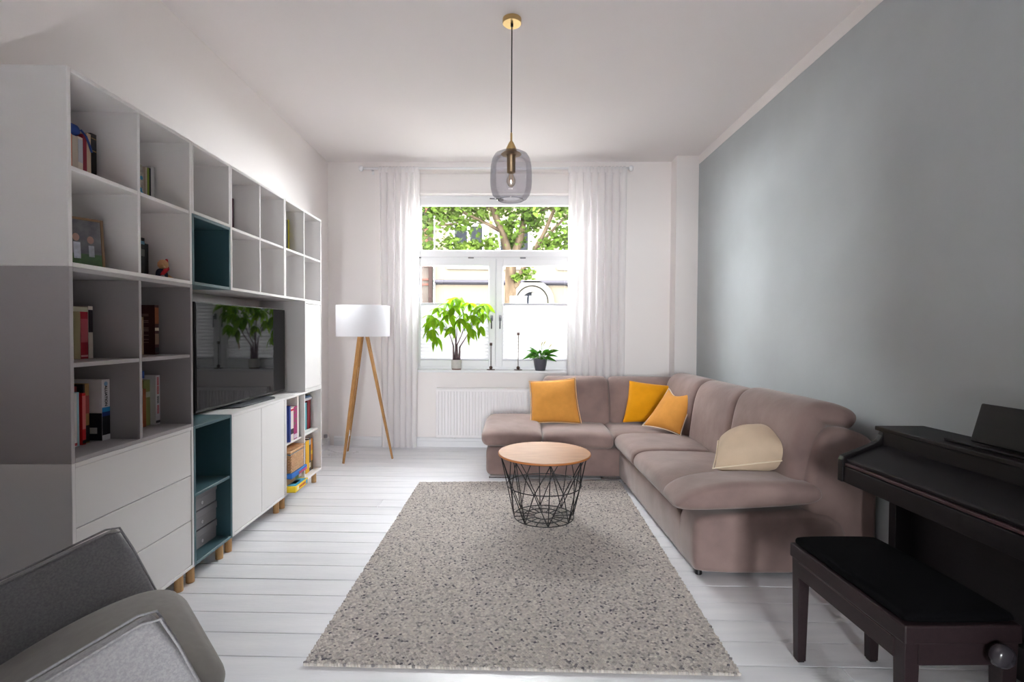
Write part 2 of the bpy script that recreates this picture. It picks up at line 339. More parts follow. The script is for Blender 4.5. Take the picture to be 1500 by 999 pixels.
# curtain rod and curtains
rod = thing('curtain_rod', 'white curtain rod with small end knobs above the window', 'curtain rod', bw(0, -.09, 3.012), BW_R)
MB().tube([(-1.50, 0, 0), (1.34, 0, 0)], .0125, 12).build('rod', M_trim, rod, smooth=True)
for s, u in ((-1, -1.50), (1, 1.34)):
    MB().lathe([(.004, 0), (.016, .002), (.03, .012), (.032, .026), (.024, .042), (.004, .048)], 16, Matrix.Translation((u, 0, 0)) @ Matrix.Rotation(s*R(90), 4, 'Y')).build('end_knob', M_trim, rod, smooth=True)
for u in (-1.42, -.1, 1.27):
    m = MB().box(u-.008, u+.008, 0, .09, -.008, .004); m.box(u-.012, u+.012, .082, .09, -.04, .04); m.build('bracket', M_trim, rod)
def curtain(u0, u1, b0, b1, nf, label, seed):
    c = thing('sheer_curtain', label, 'curtain', bw((u0+u1)/2, -.09, 0), BW_R, 'sheer curtains at the window'); r_ = random.Random(seed)
    nu, nz = nf*12, 26; ph = [r_.uniform(-.5, .5) for _ in range(nf+2)]; am = [r_.uniform(.6, 1.25) for _ in range(nf+2)]
    cu = (u0+u1)/2; vs_, fs_ = [], []
    for j in range(nz+1):
        t = j/nz; z = .012+(3.022-.012)*t
        for i in range(nu+1):
            s = i/nu; k = int(s*nf); a = (b0+(b1-b0)*s)*(1-t)+(u0+(u1-u0)*s)*t
            w_ = math.sin(2*math.pi*s*nf+ph[k]*(1-t)*.0+.12*math.sin(t*3+k))
            amp = .032*am[k] if t < .95 else .032*am[k]*(1-(t-.95)*12)
            vs_.append((a-cu+.012*math.cos(2*math.pi*s*nf), w_*amp-.002, z))
    for j in range(nz):
        for i in range(nu): a = j*(nu+1)+i; fs_.append((a, a+1, a+nu+2, a+nu+1))
    MB().add(vs_, fs_).build('drape', M_curtain, c, smooth=True, fix=False)
    for i in range(nf*2):  # header loops over the rod
        s = (i+.5)/(nf*2); a = u0+(u1-u0)*s-cu
        m = MB(); p = [(a, -.024, 2.957), (a, -.023, 3.017), (a, 0, 3.034), (a, .021, 3.017), (a, .02, 2.957)]
        m.add([(x+d, y, z) for x, y, z in p for d in (-.013, .013)], [(2*k, 2*k+1, 2*k+3, 2*k+2) for k in range(4)]); m.build('header_loop', M_curtain, c, smooth=True, fix=False)
    return c
curtain(-1.335, -.90, -1.31, -.93, 6, 'white sheer curtain behind the tripod lamp', 3)
curtain(.69, 1.31, .69, 1.30, 8, 'white sheer curtain behind the corner sofa', 5)

# radiator
rad = thing('radiator', 'white ribbed panel radiator under the window sill', 'radiator', bw(-.155, -.09, .12), BW_R)
m = MB().box(-.555, .555, -.012, .045, 0, .53)
m.build('panel', M_rad, rad, bevel=.008, seg=2)
rm = MB().prism([(-.0105, 0), (-.0075, -.014), (.0075, -.014), (.0105, 0)], 'z', .03, .50).mesh('rib', M_rad)
for k in range(33):
    o = obj('rib', rm, rad); o.location = (-.53+k*.0331, -.011, 0)
box('top_grille', M_rad, rad, -.555, .555, -.010, .05, .53, .538, .002)
MB().tube([(.5, .02, .02), (.5, .02, -.12)], .009, 8).build('pipe', M_rad, rad, smooth=True)
MB().tube([(-.36, .02, .0), (-.36, .02, -.02)], .011, 8).build('drain_plug', M_rad, rad, smooth=True)

# ------------------------------------------------------------------ shelving wall
XF, YN, DEP, T = -1.524, 1.790, .35, .016
def cabinet(y0, wdt, z0, h, m, label, grid=None, name='shelf_cabinet', legs=(), legm=None, drawers=0, doors=0, backm=None, group=None, recess=0):
    c = thing(name, label, 'cabinet', (XF-DEP/2, YN+y0+wdt/2, z0), 0, group)
    hw, hd = wdt/2-.0006, DEP/2; h_ = h-.0008
    box('side_panel', m, c, -hd, hd, -hw, -hw+T, 0, h_); box('side_panel', m, c, -hd, hd, hw-T, hw, 0, h_)
    box('top_panel', m, c, -hd, hd, -hw+T, hw-T, h_-T, h_); box('bottom_panel', m, c, -hd, hd, -hw+T, hw-T, 0, T)
    box('back_panel', m, c, -hd, -hd+.008, -hw+T, hw-T, T, h_-T, 0)
    if grid:
        nc, nr = grid
        for i in range(1, nc): y = -hw+2*hw*i/nc; box('divider', m, c, -hd+.008, hd-.004, y-T/2, y+T/2, T, h_-T)
        for i in range(nc):
            ya = -hw+2*hw*i/nc+(T if i == 0 else T/2); yb = -hw+2*hw*(i+1)/nc-(T if i == nc-1 else T/2)
            for j in range(1, nr):
                z = h_*j/nr; box('shelf', m, c, -hd+.008, hd-.004-(.0 if not recess else recess), ya, yb, z-T/2, z+T/2)
    if drawers:
        dh = (h_-2*T)/drawers
        for j in range(drawers): box('drawer_front', m, c, hd-.022, hd-.003, -hw+T+.002, hw-T-.002, T+dh*j+.002, T+dh*(j+1)-.002, .0015)
    if doors:
        dw = (2*hw-2*T)/doors
        for j in range(doors): box('door', m, c, hd-.021, hd-.002, -hw+T+dw*j+.0015, -hw+T+dw*(j+1)-.0015, T+.002, h_-T-.002, .0015)
    for ly in legs:
        for lx in (hd-.05, -hd+.05):
            MB().lathe([(.019, -.10), (.0195, -.098), (.0195, 0)], 20, Matrix.Translation((lx, ly, 0))).build('leg', M_oak, c, auto=40)
    return c
ll = lambda wd: (-wd/2+.045, wd/2-.045)
cabinet(0, .7, .1, .7, M_cabw, 'white cabinet with three wide drawers under the grey shelves', name='drawer_cabinet', drawers=3, legs=ll(.7))
cabinet(0, .7, .8, .7, M_cabg, 'grey four-compartment book cabinet above the white drawers', grid=(2, 2))
cabinet(0, .7, 1.5, .7, M_cabw, 'white four-compartment cabinet on top of the grey cabinet', grid=(2, 2))
cabinet(.7, .35, .1, .7, M_cabt, 'tall teal cabinet with one shelf between drawers and white doors', grid=(1, 2), legs=ll(.35))
cabinet(.7, .35, 1.85, .35, M_cabw, 'small empty white cube cabinet above the teal cube', name='cube_cabinet')
cabinet(.7, .35, 1.5, .35, M_cabt, 'small empty teal cube cabinet above the television corner', name='cube_cabinet')
cabinet(1.05, .7, .1, .7, M_cabw, 'white double-door cabinet under the television', name='door_cabinet', doors=2, legs=ll(.7))
cabinet(1.05, .7, 1.5, .7, M_cabw, 'white nearly empty four-compartment cabinet above the television', grid=(2, 2))
cabinet(1.75, .7, .1, .7, M_cabw, 'white four-compartment cabinet holding basket, books and game boxes', grid=(2, 2), legs=ll(.7), recess=.02)
cabinet(1.75, .7, 1.5, .7, M_cabw, 'white four-compartment cabinet topmost at the window end', grid=(2, 2))
cabinet(2.10, .35, .8, .7, M_cabw, 'narrow white single-door cabinet beside the television', name='door_cabinet', doors=1)

# books
SHIFT = 0.0
def book(y0, y1, xf, z, h, d, c, label, group, lean=0, bands=(), name='book', cov=None):
    y0 += SHIFT; y1 += SHIFT
    t = y1-y0; b = thing(name, label, 'book', (xf-d/2, (y0+y1)/2, z), 0, group); cm = bm_(c, 'book_cover')
    hd, ht = d/2, t/2; k = min(.0018, ht*.3)
    m = MB().box(-hd, hd, -ht, -ht+k, 0, h); m.box(-hd, hd, ht-k, ht, 0, h); m.box(hd-k, hd, -ht+k, ht-k, 0, h); m.build('cover', cm, b)
    box('pages', M_paper, b, -hd+.003, hd-k, -ht+k, ht-k, .003, h-.003, 0)
    for (a0, a1, bc) in bands: box('spine_band', bm_(bc, 'spine_print'), b, hd, hd+.0006, -ht+.0004, ht-.0004, h*a0, h*a1, 0)
    return b
def flat_book(x0, x1, y0, y1, z, h, c, label, group):
    b = thing('book', label, 'book', ((x0+x1)/2, (y0+y1)/2, z), 0, group); hx, hy = (x1-x0)/2, (y1-y0)/2; cm = bm_(c, 'book_cover')
    m = MB().box(-hx, hx, -hy, hy, 0, .002); m.box(-hx, hx, -hy, hy, h-.002, h); m.box(hx-.002, hx, -hy, hy, .002, h-.002); m.build('cover', cm, b)
    box('pages', M_paper, b, -hx+.003, hx-.002, -hy+.003, hy-.003, .002, h-.002, 0); return b
G1 = 'books in the top near compartment'; z = 1.8585
book(1.982, 1.994, -1.68, z, .180, .14, (206, 120, 92), 'thin orange book in the topmost near compartment', G1)
book(1.9955, 2.021, -1.68, z, .178, .14, (206, 194, 178), 'cream book with red patch at the spine foot', G1, bands=((.03, .14, (196, 36, 48)),))
book(2.022, 2.0445, -1.68, z, .182, .14, (226, 216, 202), 'ivory book right under the blue pouch strap', G1, bands=((.45, .95, (196, 198, 204)),))
book(2.046, 2.063, -1.68, z, .200, .14, (138, 34, 52), 'crimson book between the ivory and beige books', G1)
book(2.064, 2.084, -1.68, z, .212, .14, (208, 186, 160), 'beige book leaning next to the black gold-banded book', G1)
book(2.086, 2.112, -1.68, z, .220, .14, (24, 22, 26), 'black book with two thin gold bands', G1, bands=((.67, .69, (150, 120, 70)), (.9, .915, (150, 120, 70))))
pu = thing('pouch', 'dark blue cloth pouch with strap lying on top of books', 'pouch', (-1.745, 2.015, z+.1835))
soft([(-.06, 0), (.06, 0), (.066, .03), (.05, .05), (-.05, .052), (-.066, .03)], -.032, .03, .018, Matrix()).build('body', mat('blue_cloth', rgb(32, 62, 132), .8), pu, smooth=True)
MB().tube([(.062, .024, .03), (.07, .040, .01), (.071, .055, -.02), (.071, .066, -.045)], .004, 6).build('strap', MATS['blue_cloth'], pu, smooth=True)
G2 = 'books beside the gift bag'; SHIFT = .02
gb = thing('gift_bag', 'small patterned gift bag with blue dots and red bow', 'bag', (-1.75, 2.372, z))
MB().prism([(-.016, 0), (.016, 0), (.018, .15), (.008, .185), (-.008, .185), (-.018, .15)], 'x', -.06, .065).build('bag_body', mat('patterned_paper', rgb(196, 188, 170), .7, col2=rgb(150, 146, 140), vscale=60), gb)
for zz, yy_ in ((.055, .004), (.07, -.003), (.125, .002)):
    MB().lathe([(.0005, 0), (.009, .0004), (.0095, .001), (.0005, .0014)], 14, Matrix.Translation((.0655, yy_, zz)) @ Matrix.Rotation(R(90), 4, 'Y')).build('blue_dot', mat('blue_print', rgb(70, 150, 186), .6), gb)
for s in (-1, 1): MB().tube([(.0, 0, .183), (.004, s*.012, .202), (.002, s*.015, .192), (0, 0, .184)], .004, 6).build('bow_loop', mat('red_ribbon', rgb(196, 60, 80), .5), gb, smooth=True)
book(2.3755, 2.386, -1.68, z, .183, .13, (206, 192, 176), 'thin beige book pressed against the gift bag', G2)
book(2.3865, 2.400, -1.68, z, .184, .13, (138, 158, 62), 'slim green book in the topmost compartment', G2)
book(2.4005, 2.411, -1.68, z, .186, .13, (26, 28, 40), 'slim black book between green and white ones', G2)
book(2.4115, 2.430, -1.68, z, .198, .13, (214, 212, 214), 'plain white book next to the slim black one', G2)
book(2.4305, 2.437, -1.68, z, .200, .13, (190, 186, 190), 'thin pale grey booklet ending the gift-bag row', G2)
z = 1.5165; SHIFT = 0
pf = thing('photo_frame', 'gilt framed family photograph leaning in the white shelf', 'photo frame', (-1.655, 2.012, z), 0)
pf.rotation_euler = (R(-6), 0, R(58))
m = frame_mb(-.070, .070, .0, .205, .010, -.006, .006); m.build('frame', mat('gilt_wood', rgb(120, 92, 62), .4), pf, bevel=.002)
def quad(name, m_, par, x0, x1, y, z0, z1): return box(name, m_, par, x0, x1, y-.0006, y+.0006, z0, z1, 0)
quad('photo', mat('photo_print', rgb(70, 70, 78), .3, col2=rgb(112, 110, 114), vscale=22), pf, -.061, .061, -.002, .009, .196)
for (x0, x1, z0, z1, c) in ((-.03, -.008, .04, .105, (196, 200, 212)), (.018, .036, .05, .095, (176, 180, 190)), (-.032, -.010, .108, .14, (176, 140, 128)), (.014, .036, .10, .135, (168, 132, 120)), (-.06, .06, .01, .06, (54, 84, 44))):
    if c[0] in (176, 168) and c[2] < 150:
        MB().lathe([(.0005, 0), ((x1-x0)/2, 0), ((x1-x0)/2, .0008), (.0005, .0008)], 16, Matrix.Translation(((x0+x1)/2, -.0036, (z0+z1)/2)) @ Matrix.Scale(1.4, 4, (0, 0, 1)) @ Matrix.Rotation(R(90), 4, 'X')).build('photo_face', mat('photo_%d_%d_%d' % c, rgb(*c), .35), pf); continue
    quad('photo_patch', mat('photo_%d_%d_%d' % c, rgb(*c), .35, var=.2, vscale=60), pf, x0, x1, -.0036 if c[1] != 84 else -.003, z0, z1)
MB().box(-.006, .006, 0, .004, 0, .15).add([], []).build('easel_back', M_black, pf).rotation_euler = (R(-16), 0, 0)
G3 = 'books behind the photo frame'
book(2.056, 2.0685, -1.69, z, .198, .15, (212, 206, 180), 'thin cream book right behind the photo frame', G3)
book(2.069, 2.089, -1.68, z, .196, .15, (26, 26, 26), 'black paperback with red band beside the photo frame', G3, bands=((.27, .42, (206, 82, 84)), (.45, .9, (70, 72, 62))))
G4 = 'books behind the doll'; SHIFT = .02
book(2.338, 2.350, -1.69, z, .191, .15, (186, 32, 48), 'red book behind the small doll', G4)
book(2.351, 2.379, -1.69, z, .191, .15, (34, 34, 36), 'tall black book with blue badge behind the doll', G4, bands=((.84, .92, (90, 130, 150)), (.55, .72, (96, 96, 92))))
book(2.3795, 2.404, -1.69, z, .167, .15, (22, 24, 28), 'shorter plain black book behind the doll', G4)
dl = thing('doll', 'small wooden doll in a red scarf and dark blue trousers', 'doll', (-1.62, 2.412, z), R(10))
m = soft([(-.02, 0), (.02, 0), (.022, .03), (.012, .05), (-.012, .05), (-.022, .03)], -.022, .022, .012, Matrix())
m.build('trousers', mat('navy_cloth', rgb(30, 40, 62), .9), dl, smooth=True)
MB().lathe([(.001, -.024), (.013, -.021), (.022, -.008), (.022, .008), (.013, .021), (.001, .024)], 16, Matrix.Translation((.004, .004, .07))).build('head', mat('bare_wood', rgb(206, 158, 112), .6), dl, smooth=True)
MB().tube([(.012, .022, .098), (.006, .032, .075), (.014, .02, .05), (.020, -.01, .04), (.018, -.04, .018)], [.005, .009, .010, .010, .007], 8).build('scarf', mat('red_felt', rgb(176, 26, 36), .9), dl, smooth=True)
MB().tube([(.016, -.012, .055), (.02, -.035, .06), (.022, -.045, .065)], .006, 8).build('arm', MATS['bare_wood'], dl, smooth=True)
MB().tube([(.012, .018, .02), (.02, .04, .012), (.024, .055, .007)], [.009, .007, .006], 8).build('leg', MATS['bare_wood'], dl, smooth=True)
MB().tube([(.012, -.018, .012), (.022, -.042, .010)], [.009, .008], 8).build('leg', mat('grey_cloth', rgb(130, 126, 122), .9), dl, smooth=True)
SHIFT = 0; z = 1.1585; G5 = 'books in the upper grey compartment'
book(2.004, 2.0345, -1.69, z, .190, .15, (150, 140, 104), 'olive cloth-bound book in the grey cabinet', G5)
book(2.036, 2.071, -1.69, z, .190, .15, (156, 24, 44), 'thick crimson book beside the olive one', G5, bands=((.35, .85, (184, 82, 92)), (.04, .08, (214, 160, 160))))
book(2.073, 2.095, -1.69, z, .214, .15, (214, 204, 192), 'white-spined book with black upper half next to crimson book', G5, bands=((.5, .93, (34, 28, 36)),))
flat_book(-1.84, -1.692, 2.004, 2.071, z+.1905, .018, (196, 194, 170), 'cream book lying flat over olive and crimson books', G5)
G6 = 'books in the far upper grey compartment'; SHIFT = .015
book(2.362, 2.372, -1.70, z, .170, .12, (28, 32, 44), 'thin black booklet with blue stripe before brown hardback', G6, bands=((.36, .45, (40, 110, 150)),))
book(2.373, 2.386, -1.70, z, .178, .13, (200, 176, 140), 'thin tan booklet in front of the brown hardback', G6)
bb = book(2.405, 2.432, -1.66, z, .236, .20, (66, 28, 28), 'large dark brown hardback showing its back cover', G6, bands=((.04, .14, (26, 24, 30)), (.2, .42, (140, 110, 92)), (.62, .95, (150, 84, 50)), (.48, .54, (226, 214, 190))))
for q, (z_, w_) in enumerate(((.19, .05), (.183, .05), (.16, .07), (.152, .07), (.125, .075), (.118, .072), (.111, .06), (.09, .08), (.07, .08), (.056, .05))):
    box('cover_text', bm_((150, 122, 116), 'cover_print'), bb, .07-w_, .07, -.0141, -.0134, z_, z_+.003, 0)
SHIFT = 0; z = .8165; G7 = 'books in the lower grey compartment'
book(1.976, 1.9895, -1.67, z, .211, .15, (206, 204, 204), 'thin white book first in the lower grey compartment', G7, bands=((.02, .07, (170, 60, 60)),))
book(1.990, 1.9995, -1.67, z, .213, .15, (150, 196, 206), 'pale turquoise booklet beside the thin white book', G7)
book(2.0005, 2.0135, -1.69, z, .234, .16, (110, 22, 28), 'tall maroon book behind the bright red one', G7)
book(2.0140, 2.0305, -1.67, z, .206, .15, (196, 28, 32), 'bright red book with white title lettering', G7, bands=((.3, .95, (206, 110, 108)), (.02, .09, (30, 22, 24))))
book(2.0310, 2.0395, -1.68, z, .240, .16, (34, 26, 26), 'thin black book between red and gold ones', G7)
book(2.0400, 2.0600, -1.68, z, .241, .16, (150, 116, 70), 'gold-brown book next to the large white textbook', G7, bands=((.5, .8, (150, 60, 56)), (.02, .3, (28, 26, 30))))
val = book(2.0870, 2.1285, -1.650, z, .252, .19, (226, 222, 226), 'large white and black textbook titled VALUATION', G7, bands=((.09, .40, (24, 26, 36)), (.40, .47, (30, 52, 120)), (.47, .545, (40, 140, 206)), (.0, .085, (222, 220, 222))))
box('cover_block', bm_((24, 26, 36), 'spine_print'), val, -.094, .0945, -.0214, -.0207, .002, .115, 0)
box('barcode_label', bm_((206, 204, 200), 'spine_print'), val, .045, .075, -.0220, -.0214, .03, .055, 0)
MB().lathe([(.0005, 0), (.009, 0), (.009, .0008), (.0005, .0008)], 18, Matrix.Translation((.0952, 0, .235)) @ Matrix.Rotation(R(90), 4, 'Y')).build('emblem', bm_((140, 180, 216), 'spine_print'), val)
def text(s, size, par, loc, rot, m_, name='lettering', ext=.0003):
    cu = bpy.data.curves.new(name, 'FONT'); cu.body = s; cu.size = size; cu.offset = size*.03; cu.extrude = ext; cu.align_x = 'CENTER'; cu.align_y = 'CENTER'; cu.materials.append(m_)
    o = bpy.data.objects.new(name, cu); COL.objects.link(o); bpy.context.view_layer.update()
    me = bpy.data.meshes.new_from_object(o.evaluated_get(bpy.context.evaluated_depsgraph_get())); bpy.data.objects.remove(o)
    me.name = name; o = obj(name, me, par); o.location = loc; o.rotation_euler = rot; return o
M_ink = mat('ink', rgb(20, 20, 28), .6); M_redink = mat('red_ink', rgb(196, 40, 60), .6); M_wink = mat('white_ink', rgb(230, 230, 235), .6)
VR = (0, R(90), 0)
tx = text('VALUATION', .0175, val, (.0955, 0, .190), VR, M_ink)
G8 = 'books in the far lower grey compartment'; SHIFT = .003
book(2.351, 2.3725, -1.69, z, .230, .15, (206, 198, 196), 'white book with red top and blue and red print', G8, bands=((.8, 1, (190, 28, 44)), (.48, .78, (110, 140, 180)), (.08, .45, (206, 110, 104))))
book(2.3735, 2.395, -1.69, z, .180, .14, (146, 78, 40), 'short chestnut brown book beside the green one', G8)
book(2.396, 2.437, -1.70, z, .219, .16, (140, 144, 84), 'thick moss green book with white emblem', G8, bands=((.62, .74, (196, 198, 176)),))
b9 = book(2.4405, 2.470, -1.675, z, .238, .17, (222, 220, 224), 'white book with red and grey spine title', G8, bands=((.03, .08, (60, 58, 66)),))
for a0, a1, c in ((.80, .97, (200, 70, 84)), (.62, .79, (200, 70, 84)), (.43, .58, (90, 90, 100)), (.22, .40, (200, 70, 84))):
    k = 7
    for q in range(k):
        zz = .238*(a0+(a1-a0)*q/k); box('spine_letter', bm_(c, 'spine_print'), b9, .085, .0856, -.006, .007, zz, zz+.238*(a1-a0)/k*.7, 0)
flat_book(-1.84, -1.692, 2.352, 2.392, z+.2305, .035, (30, 70, 150), 'blue book lying flat on the white and brown books', G8)
z = 1.8585; SHIFT = 0
book(3.152, 3.168, -1.68, z, .235, .15, (96, 62, 74), 'thin plum book alone in the shelf above the television', None)
G9 = 'pair of books in the last top compartment'
book(3.775, 3.815, -1.62, z, .245, .17, (20, 20, 22), 'black book in the last upper cabinet', G9)
book(3.816, 3.838, -1.62, z, .250, .17, (214, 206, 60), 'bright yellow book in the last upper cabinet', G9)
z = .4585; GA = 'children books beside the double-door cabinet'
book(3.653, 3.675, -1.545, z, .262, .22, (44, 64, 140), 'blue picture book first beside the double-door cabinet', GA)
book(3.676, 3.735, -1.55, z, .245, .2, (226, 220, 212), 'thick white picture book with dark animal print', GA, bands=((.2, .36, (50, 44, 50)), (.9, .96, (190, 40, 50))))
mg = book(3.736, 3.800, -1.55, z, .245, .2, (150, 26, 96), 'thick magenta book with green leaf print', GA, bands=((.03, .16, (206, 190, 206)),))
for q, (y_, zz, a_) in enumerate(((-.01, .20, .6), (.012, .15, -.5), (-.012, .12, .9), (.015, .225, .3))):
    MB().prism([(-.015, 0), (0, .006), (.015, 0), (0, -.006)], 'x', 0, .0008).build('leaf_print', mat('print_green', rgb(60, 120, 60), .5), mg).matrix_local = Matrix.Translation((.1, y_, zz)) @ Matrix.Rotation(a_, 4, 'X')
book(3.801, 3.831, -1.55, z, .318, .22, (230, 222, 218), 'tall white book beside the magenta one', GA)
book(3.832, 3.856, -1.56, z, .30, .2, (96, 110, 104), 'tall grey-green book with red head beside divider', GA, bands=((.92, 1, (190, 40, 44)),))
GB = 'books beside the last upright panel'
book(4.053, 4.080, -1.605, z, .235, .2, (156, 164, 40), 'lime green book in the last low cabinet', GB)
book(4.081, 4.129, -1.605, z, .222, .2, (90, 164, 176), 'turquoise book beside the lime green one', GB)
book(4.130, 4.195, -1.600, z, .242, .22, (132, 34, 46), 'broad burgundy binder beside the turquoise book', GB)
flat_book(-1.82, -1.59, 4.055, 4.205, z+.2425, .018, (196, 200, 206), 'pale magazine lying flat on the burgundy binder', GB)
flat_book(-1.81, -1.60, 4.06, 4.19, z+.261, .014, (90, 116, 150), 'blue-grey magazine topmost above the burgundy binder', GB)
z = .1165; GC = 'books in the lowest far compartment'
book(3.988, 4.030, -1.59, z, .30, .2, (34, 34, 38), 'black folder standing behind the yellow book', GC)
book(4.031, 4.099, -1.575, z, .262, .22, (226, 172, 30), 'broad yellow book beside the wicker basket', GC)
book(4.100, 4.143, -1.58, z, .270, .2, (40, 46, 66), 'dark blue book with pale label beside yellow book', GC, bands=((.8, .95, (130, 170, 200)), (.1, .25, (206, 196, 180))))
book(4.144, 4.188, -1.58, z, .258, .2, (206, 130, 40), 'orange and brown book last in the lowest compartment', GC, bands=((.0, .3, (96, 74, 40)), (.5, .62, (226, 190, 60))))
# game boxes and basket
def gamebox(x0, x1, y0, y1, z0, h, c, label, decs, rz=0):
    b = thing('game_box', label, 'game box', ((x0+x1)/2, (y0+y1)/2, z0), rz, 'board game boxes in the low cabinet'); hx, hy = (x1-x0)/2, (y1-y0)/2
    box('box_base', bm_(tuple(int(v*.9) for v in c), 'card'), b, -hx+.002, hx-.002, -hy+.002, hy-.002, 0, h*.5, .001); box('lid', bm_(c, 'card'), b, -hx, hx, -hy, hy, h*.12, h, .0015)
    for (face, a0, a1, z0_, z1_, cc) in decs:
        if face == 'front': box('printed_patch', bm_(cc, 'card_print'), b, hx, hx+.0006, -hy+2*hy*a0, -hy+2*hy*a1, h*z0_, h*z1_, 0)
        elif face == 'side': box('printed_patch', bm_(cc, 'card_print'), b, -hx+2*hx*a0, -hx+2*hx*a1, -hy-.0006, -hy, h*z0_, h*z1_, 0)
        else: box('printed_patch', bm_(cc, 'card_print'), b, -hx+2*hx*a0, -hx+2*hx*a1, -hy+2*hy*z0_, -hy+2*hy*z1_, h, h+.0006, 0)
    return b
yb = gamebox(-1.76, -1.465, 3.560, 3.79, .1165, .044, (240, 206, 40), 'yellow game box jutting out below the wicker basket', [('front', .12, .26, .25, .85, (236, 226, 200)), ('front', .82, .95, .2, .85, (60, 150, 200)), ('top', .2, .98, .08, .92, (70, 160, 190)), ('top', .25, .7, .12, .45, (150, 170, 60)), ('top', .6, .9, .3, .7, (206, 226, 230))])
for q in range(7): box('printed_letter', bm_((196, 60, 40), 'card_print'), yb, .1475, .1481, -.05+q*.017, -.038+q*.017, .016, .032, 0)
gamebox(-1.79, -1.53, 3.57, 3.84, .1612, .052, (176, 140, 100), 'plain wooden box between yellow and blue game boxes', [('front', .55, .75, .1, .9, (90, 130, 60)), ('front', .76, .95, .1, .9, (200, 196, 190))])
gamebox(-1.80, -1.49, 3.560, 3.835, .2138, .036, (40, 110, 190), 'blue game box directly beneath the wicker basket', [('front', .45, .95, .1, .6, (206, 70, 130)), ('front', .5, .7, .3, .55, (240, 200, 60)), ('side', .2, .8, .3, .7, (200, 210, 225))])
wk = thing('wicker_basket', 'lidded wicker basket on the blue game box', 'basket', (-1.605, 3.687, .2504))
hx, hy, hh = .098, .112, .125
box('liner', mat('wicker_dark', rgb(150, 104, 66), .8), wk, -hx, hx, -hy, hy, 0, hh, .004)
m = MB()
for j in range(13):
    zz = .006+j*.0102; pts = []
    N = 22
    for side, (ax_, ay_, bx_, by_) in enumerate(((hx, -hy, hx, hy), (hx, hy, -hx, hy), (-hx, hy, -hx, -hy), (-hx, -hy, hx, -hy))):
        nn = N if side % 2 == 0 else 15
        for k in range(nn):
            t = k/nn; off = .003*math.sin(math.pi*(k+j)) + .0045*(1 if (k+j) % 2 else -.2); nx, ny = ((1, 0), (0, 1), (-1, 0), (0, -1))[side]
            pts.append((ax_+(bx_-ax_)*t+nx*off, ay_+(by_-ay_)*t+ny*off, zz))
    m.tube(pts+[pts[0]], .0046, 5, cap=False)
tag(m.build('weave', M_wicker, wk, smooth=True), kind='stuff')
lidw = box('basket_lid', M_wicker, wk, -hx-.006, hx+.006, -hy-.006, hy+.006, hh+.012, hh+.030, .006, 2)
m = MB()
for j in range(12):
    yy_ = -hy+.01+j*.0227; m.tube([(-hx, yy_, hh+.030), (-hx*.3, yy_, hh+.034), (hx*.3, yy_, hh+.034), (hx, yy_, hh+.030)], .0045, 5)
tag(m.build('lid_weave', M_wicker, lidw, smooth=True), kind='stuff')
box('blue_lining', mat('teal_cloth', rgb(40, 110, 140), .9), wk, -hx-.002, hx+.002, -hy-.003, hy+.002, hh, hh+.012, .003)
# grey boxes in the teal cabinet
for j, lab in enumerate(('grey flat storage box, lowest in the teal cabinet', 'grey flat storage box, middle one in the teal cabinet', 'grey flat storage box, topmost in the teal cabinet')):
    b = thing('storage_box', lab, 'box', (-1.735, 2.665, .1165+j*.103), 0, 'storage boxes stacked in the teal cabinet'); gm = mat('grey_card', rgb(120, 118, 122), .7)
    box('body', gm, b, -.133, .133, -.152, .152, 0, .085, .002); box('lid', gm, b, -.136, .136, -.156, .156, .060, .098, .002)
    MB().lathe([(.009, 0), (.009, .002), (.005, .0025), (.005, .001)], 12, Matrix.Translation((.1335, .02, .03)) @ Matrix.Rotation(R(90), 4, 'Y')).build('finger_ring', M_steel, b)

# television
tv = thing('television', 'large black flat-screen television on the low cabinets', 'television', (-1.66, 3.285, .8005), R(-1))
box('casing', M_black, tv, -.03, 0, -.538, .538, .018, .63, .003, 2); box('screen', M_tv, tv, 0, .0025, -.532, .532, .03, .625, 0)
MB().box(-.05, -.02, -.25, .25, .09, .40).build('rear_housing', M_black, tv, bevel=.008)
MB().prism([(-.085, -.3), (.075, -.22), (.085, .2), (.05, .26), (-.085, .3)], 'z', 0, .008).build('stand_base', mat('dark_stand', rgb(52, 56, 62), .35, .5), tv, bevel=.002)
MB().box(-.035, -.01, -.08, .08, .008, .05).build('stand_neck', M_black, tv, bevel=.003)
sb = thing('media_box', 'small black media box behind the television corner', 'media box', (-1.79, 2.62, .8005))
box('shell', M_black, sb, -.05, .05, -.1, .1, .006, .07, .003); 
for y_ in (-.08, .08): box('foot', M_black, sb, -.045, .045, y_-.01, y_+.01, 0, .006)

